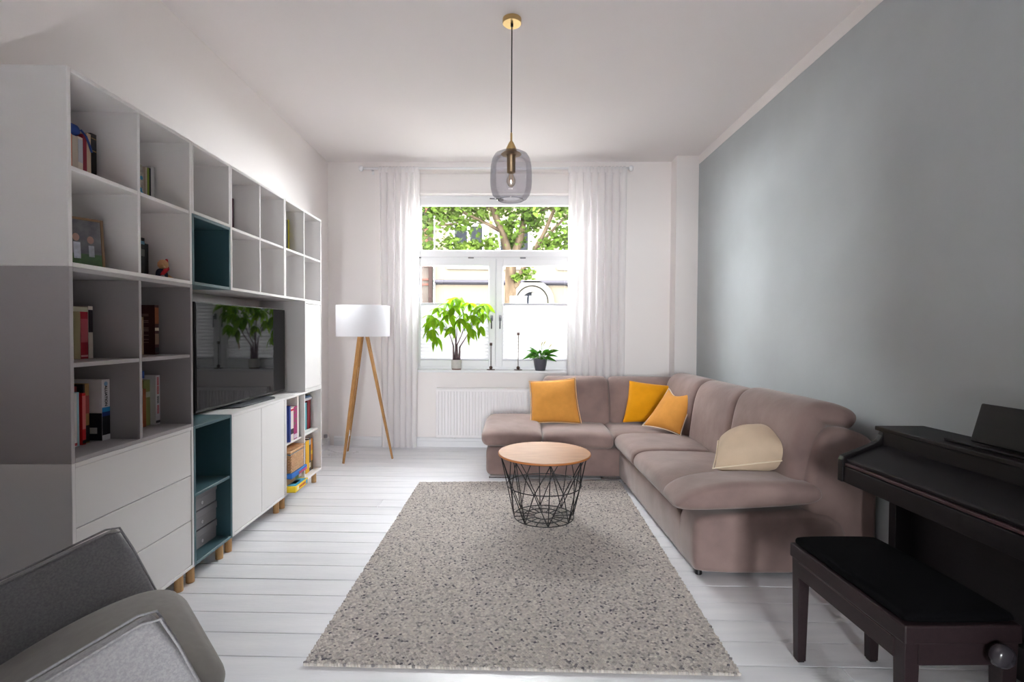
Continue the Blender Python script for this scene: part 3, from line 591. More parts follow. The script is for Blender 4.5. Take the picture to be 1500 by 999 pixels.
# ------------------------------------------------------------------ lamp
LX, LY = -1.385, 5.0
lp = thing('floor_lamp', 'tripod floor lamp with oak legs and white drum shade', 'floor lamp', (LX, LY, 0))
sh = [(.258, 1.215), (.257, 1.52)]
MB().rings([[(r_*math.cos(2*math.pi*k/64), r_*math.sin(2*math.pi*k/64), z) for k in range(64)] for r_, z in [(.258, 1.215), (.258, 1.37), (.258, 1.52)]], cap=False).build('lamp_shade', M_shade, lp, smooth=True)
for z in (1.217, 1.518): MB().ring(.257, z, .003, 64, 6).build('shade_rim', mat('shade_trim', rgb(236, 236, 240), .7), lp, smooth=True)
feet = [(-1.514-LX, 4.783-LY), (-1.085-LX, 4.962-LY), (-1.624-LX, 5.268-LY)]
for fx, fy in feet:
    a = math.atan2(fy, fx); top = Vector((.035*math.cos(a), .035*math.sin(a), 1.25)); bot = Vector((fx, fy, .0)); d = (bot-top).normalized()
    side = Vector((-math.sin(a), math.cos(a), 0)); nrm = d.cross(side)
    rg = []
    for t, w_, th in ((0, .026, .011), (.5, .021, .010), (1, .010, .008)):
        c = top.lerp(bot, t)+Vector((0, 0, .0)); rg.append([c+side*w_*sx+nrm*th*sy for sx, sy in ((-1, -1), (1, -1), (1, 1), (-1, 1))])
    MB().rings(rg).build('leg', M_oak2, lp, bevel=.003)
MB().lathe([(.045, 1.23), (.05, 1.24), (.05, 1.26), (.03, 1.265), (.018, 1.27), (.018, 1.34)], 20).build('socket', M_trim, lp, auto=40)
MB().lathe([(.012, 1.34), (.02, 1.36), (.03, 1.40), (.026, 1.43), (.002, 1.445)], 16).build('bulb', M_trim, lp, smooth=True)
m = MB()
for k in range(3): m.tube([(0.02*math.cos(k*2.1), .02*math.sin(k*2.1), 1.3), (.257*math.cos(k*2.1), .257*math.sin(k*2.1), 1.3)], .003, 6)
m.build('shade_spider', M_trim, lp)
MB().tube([(feet[2][0]*.3, feet[2][1]*.3, .9), (feet[2][0]*.85, feet[2][1]*.85-.03, .21), (feet[2][0]*.86, feet[2][1]*.86-.028, .17), (feet[2][0]*.98, feet[2][1]*.95-.03, .008)], .003, 6).build('cord', M_trim, lp, smooth=True)
box('cord_switch', M_trim, lp, feet[2][0]*.84-.008, feet[2][0]*.84+.012, feet[2][1]*.84-.045, feet[2][1]*.84-.025, .18, .24, .003)
cb = []
for k in range(60):
    t = k/59; a = t*13; cb.append((-1.70+.10*math.cos(a)*(1+.3*math.sin(3*t*5))+.08*t, 5.10+.06*math.sin(a*1.1)+.05*t, .006+.004*(k % 3)))
cb = [(-1.90, 5.42, .10), (-1.875, 5.40, .03), (-1.84, 5.3, .008)] + cb
ca = thing('power_cable', 'thin white cable coiled on the floor behind the lamp', 'cable', (0, 0, 0))
MB().tube(cb, .0035, 6).build('cable', M_trim, ca, smooth=True)
box('plug', mat('grey_plug', rgb(150, 150, 156), .5), ca, XL+.001, XL+.035, 5.38, 5.41, .115, .15, .005, 2)
sk = thing('wall_socket', 'white wall socket beside the last low cabinet', 'socket', (XL, 5.18, .30))
box('plate', M_trim, sk, 0, .01, -.04, .04, -.08, .08, .004, 2)
for zz in (-.04, .04):
    MB().lathe([(.001, -.002), (.019, -.002), (.02, .002), (.022, .002)], 20, Matrix.Translation((.009, 0, zz)) @ Matrix.Rotation(R(90), 4, 'Y')).build('outlet', mat('socket_dark', rgb(150, 148, 150), .5), sk)

# ------------------------------------------------------------------ pendant
PX, PY = .047, 2.972
pd = thing('pendant_lamp', 'pendant lamp with smoked glass shade and brass ceiling cup', 'pendant lamp', (PX, PY, 2.05))
zc = CEIL-2.05
MB().lathe([(.001, zc-.028), (.052, zc-.028), (.055, zc-.025), (.055, zc)], 40).build('ceiling_cup', M_brass, pd, auto=40)
MB().lathe([(.004, zc-.045), (.008, zc-.043), (.008, zc-.028)], 16).build('cord_grip', M_black, pd, smooth=True)
MB().tube([(0, 0, zc-.04), (0, 0, .375)], .0035, 8).build('cord', M_cord, pd, smooth=True)
MB().lathe([(.004, .40), (.006, .395), (.006, .352), (.011, .345), (.017, .335), (.026, .315), (.034, .298), (.035, .288), (.02, .287)], 32).build('cap', M_brass, pd, smooth=True)
gp = [(.034, .289), (.066, .285), (.096, .270), (.112, .243), (.120, .20), (.123, .15), (.1235, .11), (.120, .07), (.110, .035), (.095, .014), (.078, .006), (.073, .004)]
g = MB(); g.rings([[(r_*math.cos(2*math.pi*k/64), r_*math.sin(2*math.pi*k/64), z) for k in range(64)] for r_, z in gp], cap=False)
gl = g.build('glass_shade', M_smoke, pd, smooth=True)
MB().ring(.073, .0035, .0025, 64, 8).build('glass_rim', M_smoke, gl, smooth=True)
MB().lathe([(.058, .275), (.060, .272), (.030, .268), (.025, .262), (.0245, .165), (.020, .163)], 32).build('lamp_holder', mat('dull_brass', rgb(160, 136, 104), .4, .5, .9), pd, auto=40)
bu = MB().lathe([(.012, .165), (.016, .15), (.026, .125), (.027, .108), (.018, .088), (.002, .080)], 24).build('bulb', M_bulb, pd, smooth=True)
MB().tube([(-.008, 0, .15), (-.009, 0, .11), (0, 0, .135), (.009, 0, .11), (.008, 0, .15)], .0012, 5).build('filament', mat('filament', rgb(200, 140, 80), .4, .5, .6), bu)

# ------------------------------------------------------------------ rug
NL, NR, FL, FR = Vector((-.752, 1.886, 0)), Vector((.897, 1.811, 0)), Vector((-.688, 4.164, 0)), Vector((1.006, 4.20, 0))
ro = Vector((.116, 3.015, 0)); rug = thing('rug', 'chunky grey and cream wool loop rug under the round table', 'rug', ro)
def rp(s, t): return NL*(1-s)*(1-t)+NR*s*(1-t)+FL*(1-s)*t+FR*s*t-ro
bk = MB(); q = [rp(.002, .002), rp(.998, .002), rp(.998, .998), rp(.002, .998)]
bk.add([(*p.xy, .0005) for p in q]+[(*p.xy, .007) for p in q], [(3, 2, 1, 0), (4, 5, 6, 7), (0, 1, 5, 4), (1, 2, 6, 5), (2, 3, 7, 6), (3, 0, 4, 7)]); bk.build('rug_backing', M_rugback, rug)
NU, NV = 150, 250
me_v, me_f, me_c = [], [], []
pal = [(208, 201, 195), (200, 193, 188), (190, 183, 179), (216, 209, 202), (181, 175, 171), (162, 156, 154), (136, 132, 134), (104, 100, 108), (203, 195, 188)]
pw = [6, 8, 8, 5, 7, 4, 2.2, .9, 7]; pal = [rgb(*c) for c in pal]
oct_ = [(0, 0, 1), (1, 0, .25), (.5, .87, .25), (-.5, .87, .25), (-1, 0, .25), (-.5, -.87, .25), (.5, -.87, .25)]
for j in range(NV):
    for i in range(NU):
        s = (i+.5+(.5 if j % 2 else 0)*.9+rng.uniform(-.18, .18))/(NU+.6); t = (j+.5+rng.uniform(-.15, .15))/NV
        if i in (0, NU-1): s += rng.uniform(-.003, .003)
        p = rp(min(max(s, .003), .997), t); a = rng.uniform(-.45, .45)+(.5 if (j % 2) else -.5); rx, ry, h = .0072*rng.uniform(.85, 1.15), .0052*rng.uniform(.9, 1.2), rng.uniform(.006, .0095)
        o_ = len(me_v); ca_, sa_ = math.cos(a), math.sin(a); c = rng.choices(pal, pw)[0]; k = rng.uniform(.9, 1.05)
        for (x, y, z) in oct_:
            x *= rx if z < .9 else 0; y *= ry if z < .9 else 0; me_v.append((p.x+x*ca_-y*sa_, p.y+x*sa_+y*ca_, .0065+(h if z > .9 else h*.62)))
        for (x, y, z) in oct_[1:]: me_v.append((p.x+(x*rx*ca_-y*ry*sa_)*.9, p.y+(x*rx*sa_+y*ry*ca_)*.9, .004))
        for q in range(6):
            w_ = 1+(q+1) % 6; me_f.append((o_, o_+1+q, o_+w_)); me_f.append((o_+1+q, o_+7+q, o_+7+(q+1) % 6, o_+w_))
        me_c += [(c[0]*k, c[1]*k, c[2]*k, 1)]*13
me = bpy.data.meshes.new('pile'); me.from_pydata(me_v, [], me_f); me.materials.append(M_rug); me.polygons.foreach_set('use_smooth', [True]*len(me.polygons))
at_ = me.color_attributes.new('Col', 'FLOAT_COLOR', 'POINT'); at_.data.foreach_set('color', [x for c in me_c for x in c]); me.update()
tag(obj('pile', me, rug), kind='stuff')

# ------------------------------------------------------------------ round table
tb = thing('side_table', 'round ash-topped table on a black wire basket', 'table', (.290, 3.375, .0175))
MB().lathe([(.001, .428), (.310, .428), (.3125, .431), (.3125, .438), (.310, .441), (.001, .441)], 72).build('table_top', M_top, tb, auto=40)
MB().lathe([(.3126, .429), (.3136, .431), (.3136, .438), (.3126, .440)], 72, cap=False).build('edge_band', M_topedge, tb, smooth=True)
RT, RB, ZT_, ZB = .297, .203, .425, .004
for r_, z, nm in ((RT, ZT_, 'top_ring'), (RT+(RB-RT)*.48, ZT_*.52, 'middle_ring'), (RB, ZB, 'bottom_ring'), (.135, ZB, 'floor_ring'), (.065, ZB, 'floor_ring')): MB().ring(r_, z, .0034, 64, 6).build(nm, M_wire, tb, smooth=True)
def P(r_, a, z): return (r_*math.cos(a), r_*math.sin(a), z)
a8 = math.pi/8; off = -math.pi/2
wv = MB().tube([P(RT, 0, ZT_), P(RB, 0, ZB)], .0034, 6).mesh('wire', M_wire, True)
w1 = MB().tube([P(RT, 0, ZT_), P(RB+(RT-RB)*.52-.005, a8, ZT_*.52), P(RB, 2*a8, ZB)], .0034, 6).mesh('wire', M_wire, True)
w2 = MB().tube([P(RT, 0, ZT_), P(RB+(RT-RB)*.52-.005, -a8, ZT_*.52), P(RB, -2*a8, ZB)], .0034, 6).mesh('wire', M_wire, True)
sp_ = MB().tube([P(.065, 0, ZB), P(RB, 0, ZB)], .003, 6).mesh('floor_wire', M_wire, True)
for k in range(8):
    for mm in (wv, w1, w2): o = obj('wire', mm, tb); o.rotation_euler = (0, 0, off+.05+2*a8*k)
for k in range(16): o = obj('floor_wire', sp_, tb); o.rotation_euler = (0, 0, off+.05+a8*k)

# ------------------------------------------------------------------ sofa
SO = Vector((1.0, 4.25, 0)); sofa = thing('corner_sofa', 'mauve suede corner sofa along the window and grey-blue wall', 'sofa', SO)
I = Matrix.Translation(-SO)
WR = Matrix.Translation(-SO) @ Matrix.Translation((0, 4.265, 0)) @ Matrix.Rotation(R(-2.8), 4, 'Z')   # window wing: a = distance back from its front
def wing(prof, x0, x1, rend, **k): return soft([(a, z) for a, z in prof], x0, x1, rend, WR, axis='x', **k)
def side(prof, y0, y1, rend, **k): return soft([(1.0+a, z) for a, z in prof], y0, y1, rend, I, axis='y', **k)
def sof(m, name): return m.build(name, M_sofa, sofa, smooth=True)
# bases
sof(wing([(.02, .028), (.0, .06), (-.005, .16), (.0, .25), (.03, .285), (.95, .285), (.97, .25), (.97, .03)], -.135, 1.12, .05), 'base')
sof(side([(.02, .022), (.005, .05), (.0, .16), (.005, .24), (.03, .27), (.93, .27), (.955, .24), (.96, .022)], 2.56, 4.35, .05), 'base')
# low pad at the open end of the window wing
sof(wing([(-.015, .29), (-.04, .33), (-.02, .395), (.08, .425), (.35, .445), (.60, .468), (.68, .44), (.68, .34), (.62, .285), (.1, .28)], -.175, .345, .07, it=3, crown=.01), 'end_pad')
seatp = [(.0, .275), (-.035, .30), (-.045, .34), (-.015, .395), (.08, .415), (.3, .412), (.62, .40), (.66, .37), (.66, .28), (.1, .27)]
sof(wing(seatp, .35, .955, .045, it=3, crown=.012), 'seat_cushion')
sof(wing([(.02, .30), (.02, .36), (.06, .405), (.3, .41), (.62, .40), (.66, .37), (.66, .28), (.1, .27)], .955, 1.70, .045, it=3, crown=.008), 'seat_cushion')
sof(side(seatp, 3.635, 4.255, .05, it=3, crown=.014), 'seat_cushion')
sof(side(seatp, 2.76, 3.635, .05, it=3, crown=.014), 'seat_cushion')
# backs
wb_ = [(.50, .36), (.535, .45), (.57, .60), (.60, .72), (.64, .80), (.71, .835), (.80, .83), (.84, .78), (.84, .60), (.80, .36)]
sof(wing(wb_, .375, 1.01, .06, it=2), 'back_cushion'); sof(wing(wb_, 1.012, 1.70, .07, it=2), 'back_cushion')
rb_ = [(.52, .36), (.535, .50), (.553, .65), (.575, .77), (.61, .86), (.67, .905), (.74, .912), (.82, .895), (.89, .865), (.915, .835), (.89, .805), (.81, .79), (.74, .78), (.71, .70), (.69, .36)]
rb2 = [(a+.01, z if z < .5 else z-.025) for a, z in rb_]
sof(side(rb2, 4.115, 4.86, .09, it=2), 'back_cushion'); sof(side(rb2, 3.385, 4.113, .08, it=2), 'back_cushion'); sof(side(rb_, 2.60, 3.383, .07, it=2), 'back_cushion')
# back shells
sof(wing([(.80, .06), (.80, .70), (.86, .735), (.95, .70), (.97, .06)], .30, 1.93, .04), 'back_shell')
sof(side([(.58, .022), (.59, .42), (.62, .60), (.66, .73), (.71, .785), (.78, .788), (.86, .765), (.93, .735), (.965, .68), (.972, .40), (.972, .022)], 2.545, 5.02, .05, it=2), 'back_shell')
# arm body and arm pad at the piano end
sof(side([(.02, .022), (.0, .07), (-.005, .20), (.005, .29), (.04, .325), (.3, .345), (.80, .36), (.80, .022)], 2.530, 2.78, .045, it=2), 'arm_body')
sof(side([(-.10, .385), (-.085, .362), (-.02, .352), (.2, .358), (.5, .375), (.62, .388), (.668, .415), (.675, .445), (.655, .485), (.6, .500), (.35, .508), (.15, .500), (.0, .470), (-.07, .425)], 2.52, 2.80, .055, it=2), 'arm_pad')
# feet
def foot(x, y): MB().box(x-.09-SO.x, x+.09-SO.x, y-.02-SO.y, y+.02-SO.y, 0, .014).box(x-.08-SO.x, x+.08-SO.x, y-.012-SO.y, y+.012-SO.y, .014, .05).build('foot', M_chrome, sofa, bevel=.003)
foot(-.02, 4.30); foot(.95, 4.27); foot(.0, 5.1)
for x, y in ((1.045, 2.60), (1.05, 4.15), (1.85, 2.62)):
    MB().lathe([(.016, 0), (.019, .003), (.019, .03), (.016, .035)], 16, Matrix.Translation(Vector((x, y, 0))-SO)).build('glide', M_black, sofa, auto=40)

# pillows
def pillow(name, c, th, cm, pm, label, ears=.10, seed=1, chop=0):
    bl, br, tr_, tl = [Vector(q) for q in c]; o = (bl+br+tr_+tl)/4; o.z = min(q.z for q in (bl, br, tr_, tl)); p = thing(name, label, 'cushion', o, 0, 'scatter cushions on the sofa')
    nrm = ((br-bl).cross(tl-bl)).normalized(); N = 18; r_ = random.Random(seed); G = {}
    mid = (bl+br+tr_+tl)/4
    wr_ = [(r_.uniform(0, 6), r_.uniform(2, 5)) for _ in range(4)]
    for sgn in (1, -1):
        for j in range(N+1):
            for i in range(N+1):
                s, t = i/N*2-1, j/N*2-1
                ps, pt = s*(1-ears*(1-t*t)*abs(s)**2), t*(1-ears*(1-s*s)*abs(t)**2)
                q = bl*(1-ps)*(1-pt)/4+br*(1+ps)*(1-pt)/4+tr_*(1+ps)*(1+pt)/4+tl*(1-ps)*(1+pt)/4
                if chop: q = q+((bl+br)-(tl+tr_))*.5*chop*(1-s*s)**1.5*max(0, t)**2
                h = th*(max(0, (1-s*s)*(1-t*t)))**.5
                h += th*.05*(math.sin(wr_[0][0]+s*5+t*3)+math.sin(wr_[1][0]+t*6-s*2))*(1-s*s)*(1-t*t)
                G[sgn, i, j] = q+nrm*h*sgn-o
    vs_, idx, fs_ = [], {}, []
    for k, q in G.items():
        kk = k if (0 < k[1] < N and 0 < k[2] < N) else (1, k[1], k[2])
        if kk not in idx: idx[kk] = len(vs_); vs_.append(tuple(G[kk]))
        idx[k] = idx[kk]
    for sgn in (1, -1):
        for j in range(N):
            for i in range(N): fs_.append((idx[sgn, i, j], idx[sgn, i+1, j], idx[sgn, i+1, j+1], idx[sgn, i, j+1]))
    MB().add(vs_, fs_).build('cover', cm, p, smooth=True, sub=1)
    if pm:
        e = [G[1, i, 0] for i in range(N)]+[G[1, N, j] for j in range(N)]+[G[1, N-i, N] for i in range(N)]+[G[1, 0, N-j] for j in range(N+1)]
        MB().tube(e, .004, 6, cap=False).build('piping', pm, p, smooth=True)
    return p
M_y1 = mat('amber_cotton', rgb(214, 150, 72), .9, .1, var=.04, vscale=20, bump=.08, bscale=30, sheen=.15); M_y2 = mat('ochre_velvet', rgb(224, 152, 10), .8, .15, var=.04, vscale=12, bump=.08, bscale=25, sheen=.15)
M_be = mat('beige_cotton', rgb(206, 184, 160), .9, .1, var=.03, vscale=14, bump=.08, bscale=30, sheen=.15)
M_p1 = mat('pale_amber_piping', rgb(240, 200, 150), .9); M_p3 = mat('cream_piping', rgb(236, 222, 200), .9)

# ------------------------------------------------------------------ piano
PN = thing('digital_piano', 'dark digital piano against the grey-blue wall', 'piano', (1.76, 1.585, 0))
def px(x): return x-1.76
LEN = 1.37/2
sidep = [(1.555, .600), (1.555, .700), (1.562, .715), (1.575, .722), (1.70, .772), (1.725, .788), (1.740, .812), (1.745, .832), (1.955, .832), (1.955, .600)]
for s in (-1, 1): MB().prism([(px(x), z) for x, z in sidep], 'y', s*LEN-(.032 if s > 0 else 0), s*LEN+(.032 if s < 0 else 0)).build('side_panel', M_piano, PN, bevel=.004)
MB().box(px(1.728), px(1.958), -LEN-.004, LEN+.004, .832, .852).build('top_panel', M_piano, PN, bevel=.004)
MB().prism([(px(1.575), .690), (px(1.572), .704), (px(1.582), .710), (px(1.742), .772), (px(1.742), .75)], 'y', -LEN+.034, LEN-.034).build('key_lid', M_piano, PN, bevel=.003)
MB().box(px(1.566), px(1.60), -LEN+.034, LEN-.034, .676, .689).build('lid_edge', M_pianored, PN, bevel=.003)
MB().box(px(1.562), px(1.95), -LEN+.033, LEN-.033, .60, .673).build('key_bed', M_piano, PN, bevel=.003)
MB().box(px(1.742), px(1.752), -LEN+.034, LEN-.034, .76, .832).build('front_fascia', M_piano, PN)
for s in (-1, 1):
    MB().box(px(1.80), px(1.945), s*LEN-(.04 if s > 0 else 0), s*LEN+(.04 if s < 0 else 0), .03, .60).build('leg_panel', M_piano, PN, bevel=.004)
    MB().box(px(1.60), px(1.955), s*LEN-(.05 if s > 0 else 0), s*LEN+(.05 if s < 0 else 0), 0, .03).build('foot_rail', M_piano, PN, bevel=.004)
MB().box(px(1.875), px(1.893), -LEN+.04, LEN-.04, .18, .60).build('knee_panel', M_piano, PN)
MB().box(px(1.84), px(1.92), -LEN+.04, LEN-.04, .05, .17).build('pedal_box', M_piano, PN, bevel=.004)
for k in (-1, 0, 1): MB().box(px(1.74), px(1.84), k*.07-.015, k*.07+.015, .06, .07).build('pedal', M_brass, PN, bevel=.003)
ms = MB().box(-.006, .006, -.36, .36, 0, .155).build('music_stand', M_piano, PN, bevel=.02, seg=3); at(ms, (px(1.835), -.035+.0, .860), (0, R(16), 0))
MB().box(px(1.775), px(1.825), -.38, .38, .852, .862).build('music_ledge', M_piano, PN, bevel=.003)

bn = thing('piano_bench', 'dark piano bench with black padded seat beside the piano', 'bench', (1.31, 1.650, 0))
bx, by = .167, .278
for sx in (-1, 1):
    for sy in (-1, 1):
        a, b = .023, .016; cx_, cy_ = sx*(bx-.025), sy*(by-.025)
        MB().add([(cx_+dx*w_, cy_+dy*w_, z) for z, w_ in ((0.006, b), (.42, a)) for dx, dy in ((-1, -1), (1, -1), (1, 1), (-1, 1))], [(3, 2, 1, 0), (4, 5, 6, 7), (0, 1, 5, 4), (1, 2, 6, 5), (2, 3, 7, 6), (3, 0, 4, 7)]).build('leg', M_bench, bn, bevel=.002)
        MB().box(cx_-.012, cx_+.012, cy_-.012, cy_+.012, 0, .006).build('felt_foot', M_black, bn)
for sx in (-1, 1): box('long_rail', M_bench, bn, sx*(bx-.008)-.009, sx*(bx-.008)+.009, -by+.04, by-.04, .34, .40, .002); box('groove_strip', M_pianored, bn, sx*(bx-.008)-.0095, sx*(bx-.008)+.0095, -by+.05, by-.05, .396, .3985, 0)
for sy in (-1, 1): box('end_rail', M_bench, bn, -bx+.04, bx-.04, sy*(by-.008)-.009, sy*(by-.008)+.009, .34, .418, .002)
box('seat_frame', M_bench, bn, -bx-.004, bx+.004, -by-.004, by+.004, .402, .455, .005, 2)
soft([(-bx+.008, .454), (bx-.008, .454), (bx-.004, .472), (bx-.02, .486), (-bx+.02, .486), (-bx+.004, .472)], -by+.006, by-.006, .016, Matrix(), crown=.006).build('seat_pad', M_velvet, bn, smooth=True)
MB().lathe([(.012, 0), (.014, .012), (.030, .016), (.034, .024), (.032, .038), (.022, .047), (.002, .050)], 24, Matrix.Translation((.085, -by, .385)) @ Matrix.Rotation(R(90), 4, 'X')).build('height_knob', mat('knob_plastic', rgb(52, 48, 54), .2, .6), bn, smooth=True)
box('height_gear', M_black, bn, -.03, .03, .16, .22, .31, .35, .002)

# ------------------------------------------------------------------ armchair
AC = thing('armchair', 'grey reclined fabric armchair in front of the white drawers', 'armchair', (-1.30, 1.25, 0))
fd = Vector((.733, .68, 0)); AN = math.atan2(fd.y, fd.x); TILT = R(19)
# chair frame: x forward, y to the far side, z up from the arm tops; the whole seat leans back
AM = Matrix.Translation(Vector((-1.075, 1.465, .60))-Vector((-1.30, 1.25, 0))) @ Matrix.Rotation(AN, 4, 'Z') @ Matrix.Rotation(-TILT, 4, 'Y')
def arm(y0, y1, nm):
    p = [(.0, -.01), (-.02, .0), (-.54, .0), (-.58, -.02), (-.58, -.33), (-.54, -.345), (.0, -.345), (.02, -.33), (.02, -.2)]
    a = soft(p, y0, y1, .018, AM, it=2).build('armrest', M_chair, AC, smooth=True)
    for yy_ in (y0+.006, y1-.006):
        MB().tube([AM @ Vector(q) for q in ((-.56, yy_, -.004), (-.3, yy_, .003), (-.03, yy_, .002), (.004, yy_, -.012), (.012, yy_, -.10), (.018, yy_, -.3))], .0035, 6).build('piping', M_chair, a, smooth=True)
arm(.325, .385, 'far'); arm(-.385, -.325, 'near')
soft([(-.56, -.36), (-.56, -.22), (-.3, -.185), (-.12, -.19), (.02, -.225), (.085, -.30), (.07, -.36), (.0, -.38), (-.3, -.38)], -.322, .322, .10, AM, it=3, crown=.025, nmid=8).build('seat_cushion', M_chairin, AC, smooth=True)
soft([(-.50, -.20), (-.52, .10), (-.55, .34), (-.60, .38), (-.65, .33), (-.64, .05), (-.62, -.33), (-.54, -.34)], -.32, .32, .06, AM, it=2).build('backrest', M_chair, AC, smooth=True)
ctr = AM @ Vector((-.33, 0, -.37))
MB().tube([ctr, (ctr.x, ctr.y, .03)], .03, 16).build('pedestal', M_steel, AC, smooth=True)
MB().lathe([(.001, 0), (.20, 0), (.20, .008), (.04, .03), (.001, .032)], 40, Matrix.Translation((ctr.x, ctr.y, 0))).build('swivel_foot', M_steel, AC, auto=40)

# pillows on the sofa
pillow('scatter_cushion', [(.262, 4.60, .425), (.745, 4.62, .415), (.715, 4.85, .825), (.262, 4.84, .79)], .075, M_y1, M_p1, 'amber cushion with pale piping leaning upright below the lily', .06, seed=2)
pillow('scatter_cushion', [(1.125, 4.66, .415), (1.588, 4.58, .415), (1.69, 4.75, .765), (1.235, 4.85, .81)], .07, M_y2, None, 'plain ochre cushion in the corner of the sofa', .07, seed=3)
pillow('scatter_cushion', [(1.255, 4.42, .440), (1.490, 4.12, .412), (1.675, 4.20, .785), (1.515, 4.50, .765)], .065, M_y1, M_p3, 'amber cushion with cream piping in front of the ochre cushion', .10, seed=5, chop=.16)
pillow('scatter_cushion', [(1.200, 2.80, .505), (1.630, 2.68, .590), (1.590, 2.95, .712), (1.350, 3.08, .60)], .125, M_be, M_p3, 'beige cushion with cream piping resting on the armrest', .03, seed=8)

# ------------------------------------------------------------------ things on the sill
def leaf_mesh(name, L, Wd, droop, m_, fold=.25, seg=6):
    vs_, fs_ = [], []
    for k in range(seg+1):
        t = k/seg; w_ = Wd*math.sin(math.pi*min(1, t**.8*.97+.015))**.9*.5+.0006; x = L*t; z = -droop*L*t*t
        vs_ += [(x, -w_, z+fold*w_), (x, 0, z), (x, w_, z+fold*w_)]
        if k: b = 3*k; fs_ += [(b-3, b-2, b+1, b), (b-2, b-1, b+2, b+1)]
    return MB().add(vs_, fs_).mesh(name, m_, True, fix=False)
pt = thing('potted_plant', 'tall leafy potted plant in a pale speckled pot on the sill', 'plant', bw(-.505, .035, .8472), BW_R)
pot = MB().lathe([(.052, .012), (.056, .016), (.057, .106), (.055, .109), (.052, .106), (.051, .09), (.001, .09)], 32).build('pot', M_pot, pt, auto=50)
MB().lathe([(.050, 0), (.052, .002), (.0525, .013), (.050, .014)], 32).build('clay_foot', M_potband, pot, auto=50)
MB().lathe([(.001, .0905), (.0505, .0905), (.0505, .0925), (.001, .097)], 24).build('soil', M_soil, pt)
r_ = random.Random(11)
trunks = [((-.032, .0), (-.036, .26), (-.09, .42), .011), ((-.012, .01), (-.010, .30), (-.035, .60), .011), ((.010, -.005), (.005, .27), (.085, .46), .010), ((.030, .005), (.034, .25), (.15, .44), .011), ((.0, .012), (-.006, .25), (.0, .56), .008)]
tips = []
m = MB()
for (x0, y0), (x1, z1), (x2, z2), rad_ in trunks:
    m.tube([(x0, y0, .085), (x0*1.05, y0, .16), (x1, y0, z1)], [rad_*1.15, rad_, rad_*.75], 8); m.tube([(x1, y0, z1), ((x1+x2)/2+.004, y0-.01, (z1+z2)/2), (x2, y0-.015, z2)], [rad_*.75, rad_*.5, rad_*.42], 8); tips.append((x2, y0-.015, z2))
m.build('stems', M_stem, pt, smooth=True)
lm = [leaf_mesh('leaf', .150, .056, .28, M_leaf), leaf_mesh('leaf', .178, .064, .40, M_leaf), leaf_mesh('leaf', .12, .046, .2, M_leaf)]
whorls = [(-.30, -.02, .60, .8), (-.25, -.06, .44, .5), (-.20, .02, .68, 1), (-.16, -.05, .53, .7), (-.11, .03, .73, 1.1), (-.07, -.07, .60, .8), (-.03, .0, .775, 1.2), (.03, -.05, .70, 1), (.02, .03, .79, 1.2), (.09, -.04, .62, .7),
          (.14, .02, .73, 1), (.12, -.07, .52, .5), (.20, -.03, .66, .9), (.22, .03, .56, .6), (.26, -.05, .70, 1), (.30, 0, .62, .8), (.31, -.04, .72, .9), (-.32, .02, .52, .5), (-.04, -.08, .47, .4), (.17, -.06, .45, .4), (-.22, -.03, .36, .3), (.27, -.02, .48, .4), (-.13, -.09, .64, .9), (.05, -.09, .56, .6), (.18, -.08, .60, .7), (-.24, -.07, .57, .7), (-.02, -.1, .68, .8), (-.30, -.05, .43, .4)]
pm_ = MB()
for (x, y, z, el) in whorls:
    base = min(tips, key=lambda q: (q[0]-x)**2+(q[2]-z)**2*.5); P_ = Vector((x, y, z)); B_ = Vector(base)
    pm_.tube([B_, B_.lerp(P_, .5)+Vector((0, 0, .035)), P_], [.0035, .0026, .002], 5)
    n = r_.choice((5, 6, 6, 7)); a0 = r_.uniform(0, 6.28)
    for k in range(n):
        a = a0+2*math.pi*k/n+r_.uniform(-.2, .2); o = obj('leaf', r_.choice(lm), pt); dr = (1.15-el*.75)+r_.uniform(-.3, .4)
        o.location = P_; o.rotation_euler = Euler((r_.uniform(-.9, .9), dr, a)); s = r_.uniform(.75, 1.08)*.92; o.scale = (s, s, s)
        if y+s*.17*math.sin(a)*math.cos(dr) > .085: o.rotation_euler = Euler((0, dr+.5, -a))
pm_.build('leaf_stalks', mat('green_stalk', rgb(108, 128, 60), .6), pt, smooth=True)
o = obj('withered_leaf', leaf_mesh('withered_leaf', .09, .022, .2, M_leafold), pt); at(o, (.148, -.03, .30), (.2, R(82), .3))
def candle(u, h, label):
    c = thing('candle_holder', label, 'candle holder', bw(u, .02, .8472), BW_R, 'bronze candle holders on the sill')
    MB().lathe([(.001, 0), (.045, 0), (.046, .004), (.044, .006), (.001, .0065)], 28).build('base_plate', M_bronze, c, auto=40)
    MB().lathe([(.001, .006), (.012, .009), (.018, .02), (.018, .03), (.012, .041), (.001, .044)], 20).build('ball', M_bronze, c, smooth=True)
    MB().tube([(0, 0, .04), (0, 0, h-.028)], .0042, 10).build('rod', M_bronze, c, smooth=True)
    MB().lathe([(.004, h-.032), (.013, h-.030), (.0145, h-.026), (.0145, h), (.011, h), (.011, h-.02), (.001, h-.02)], 20).build('candle_cup', M_bronze, c, auto=40)
candle(-.125, .298, 'shorter bronze candle holder beside the pale plant pot'); candle(.175, .412, 'taller bronze candle holder beside the dark flowerpot')
ly = thing('potted_lily', 'small flowering lily in an anthracite pot on the sill', 'plant', bw(.417, -.012, .8472), BW_R)
MB().lathe([(.050, 0), (.054, .004), (.066, .06), (.075, .122), (.076, .13), (.072, .131), (.069, .118), (.001, .115)], 36).build('pot', M_pot2, ly, auto=50)
MB().lathe([(.001, .1155), (.0685, .1155), (.0685, .118), (.001, .122)], 20).build('soil', M_soil, ly)
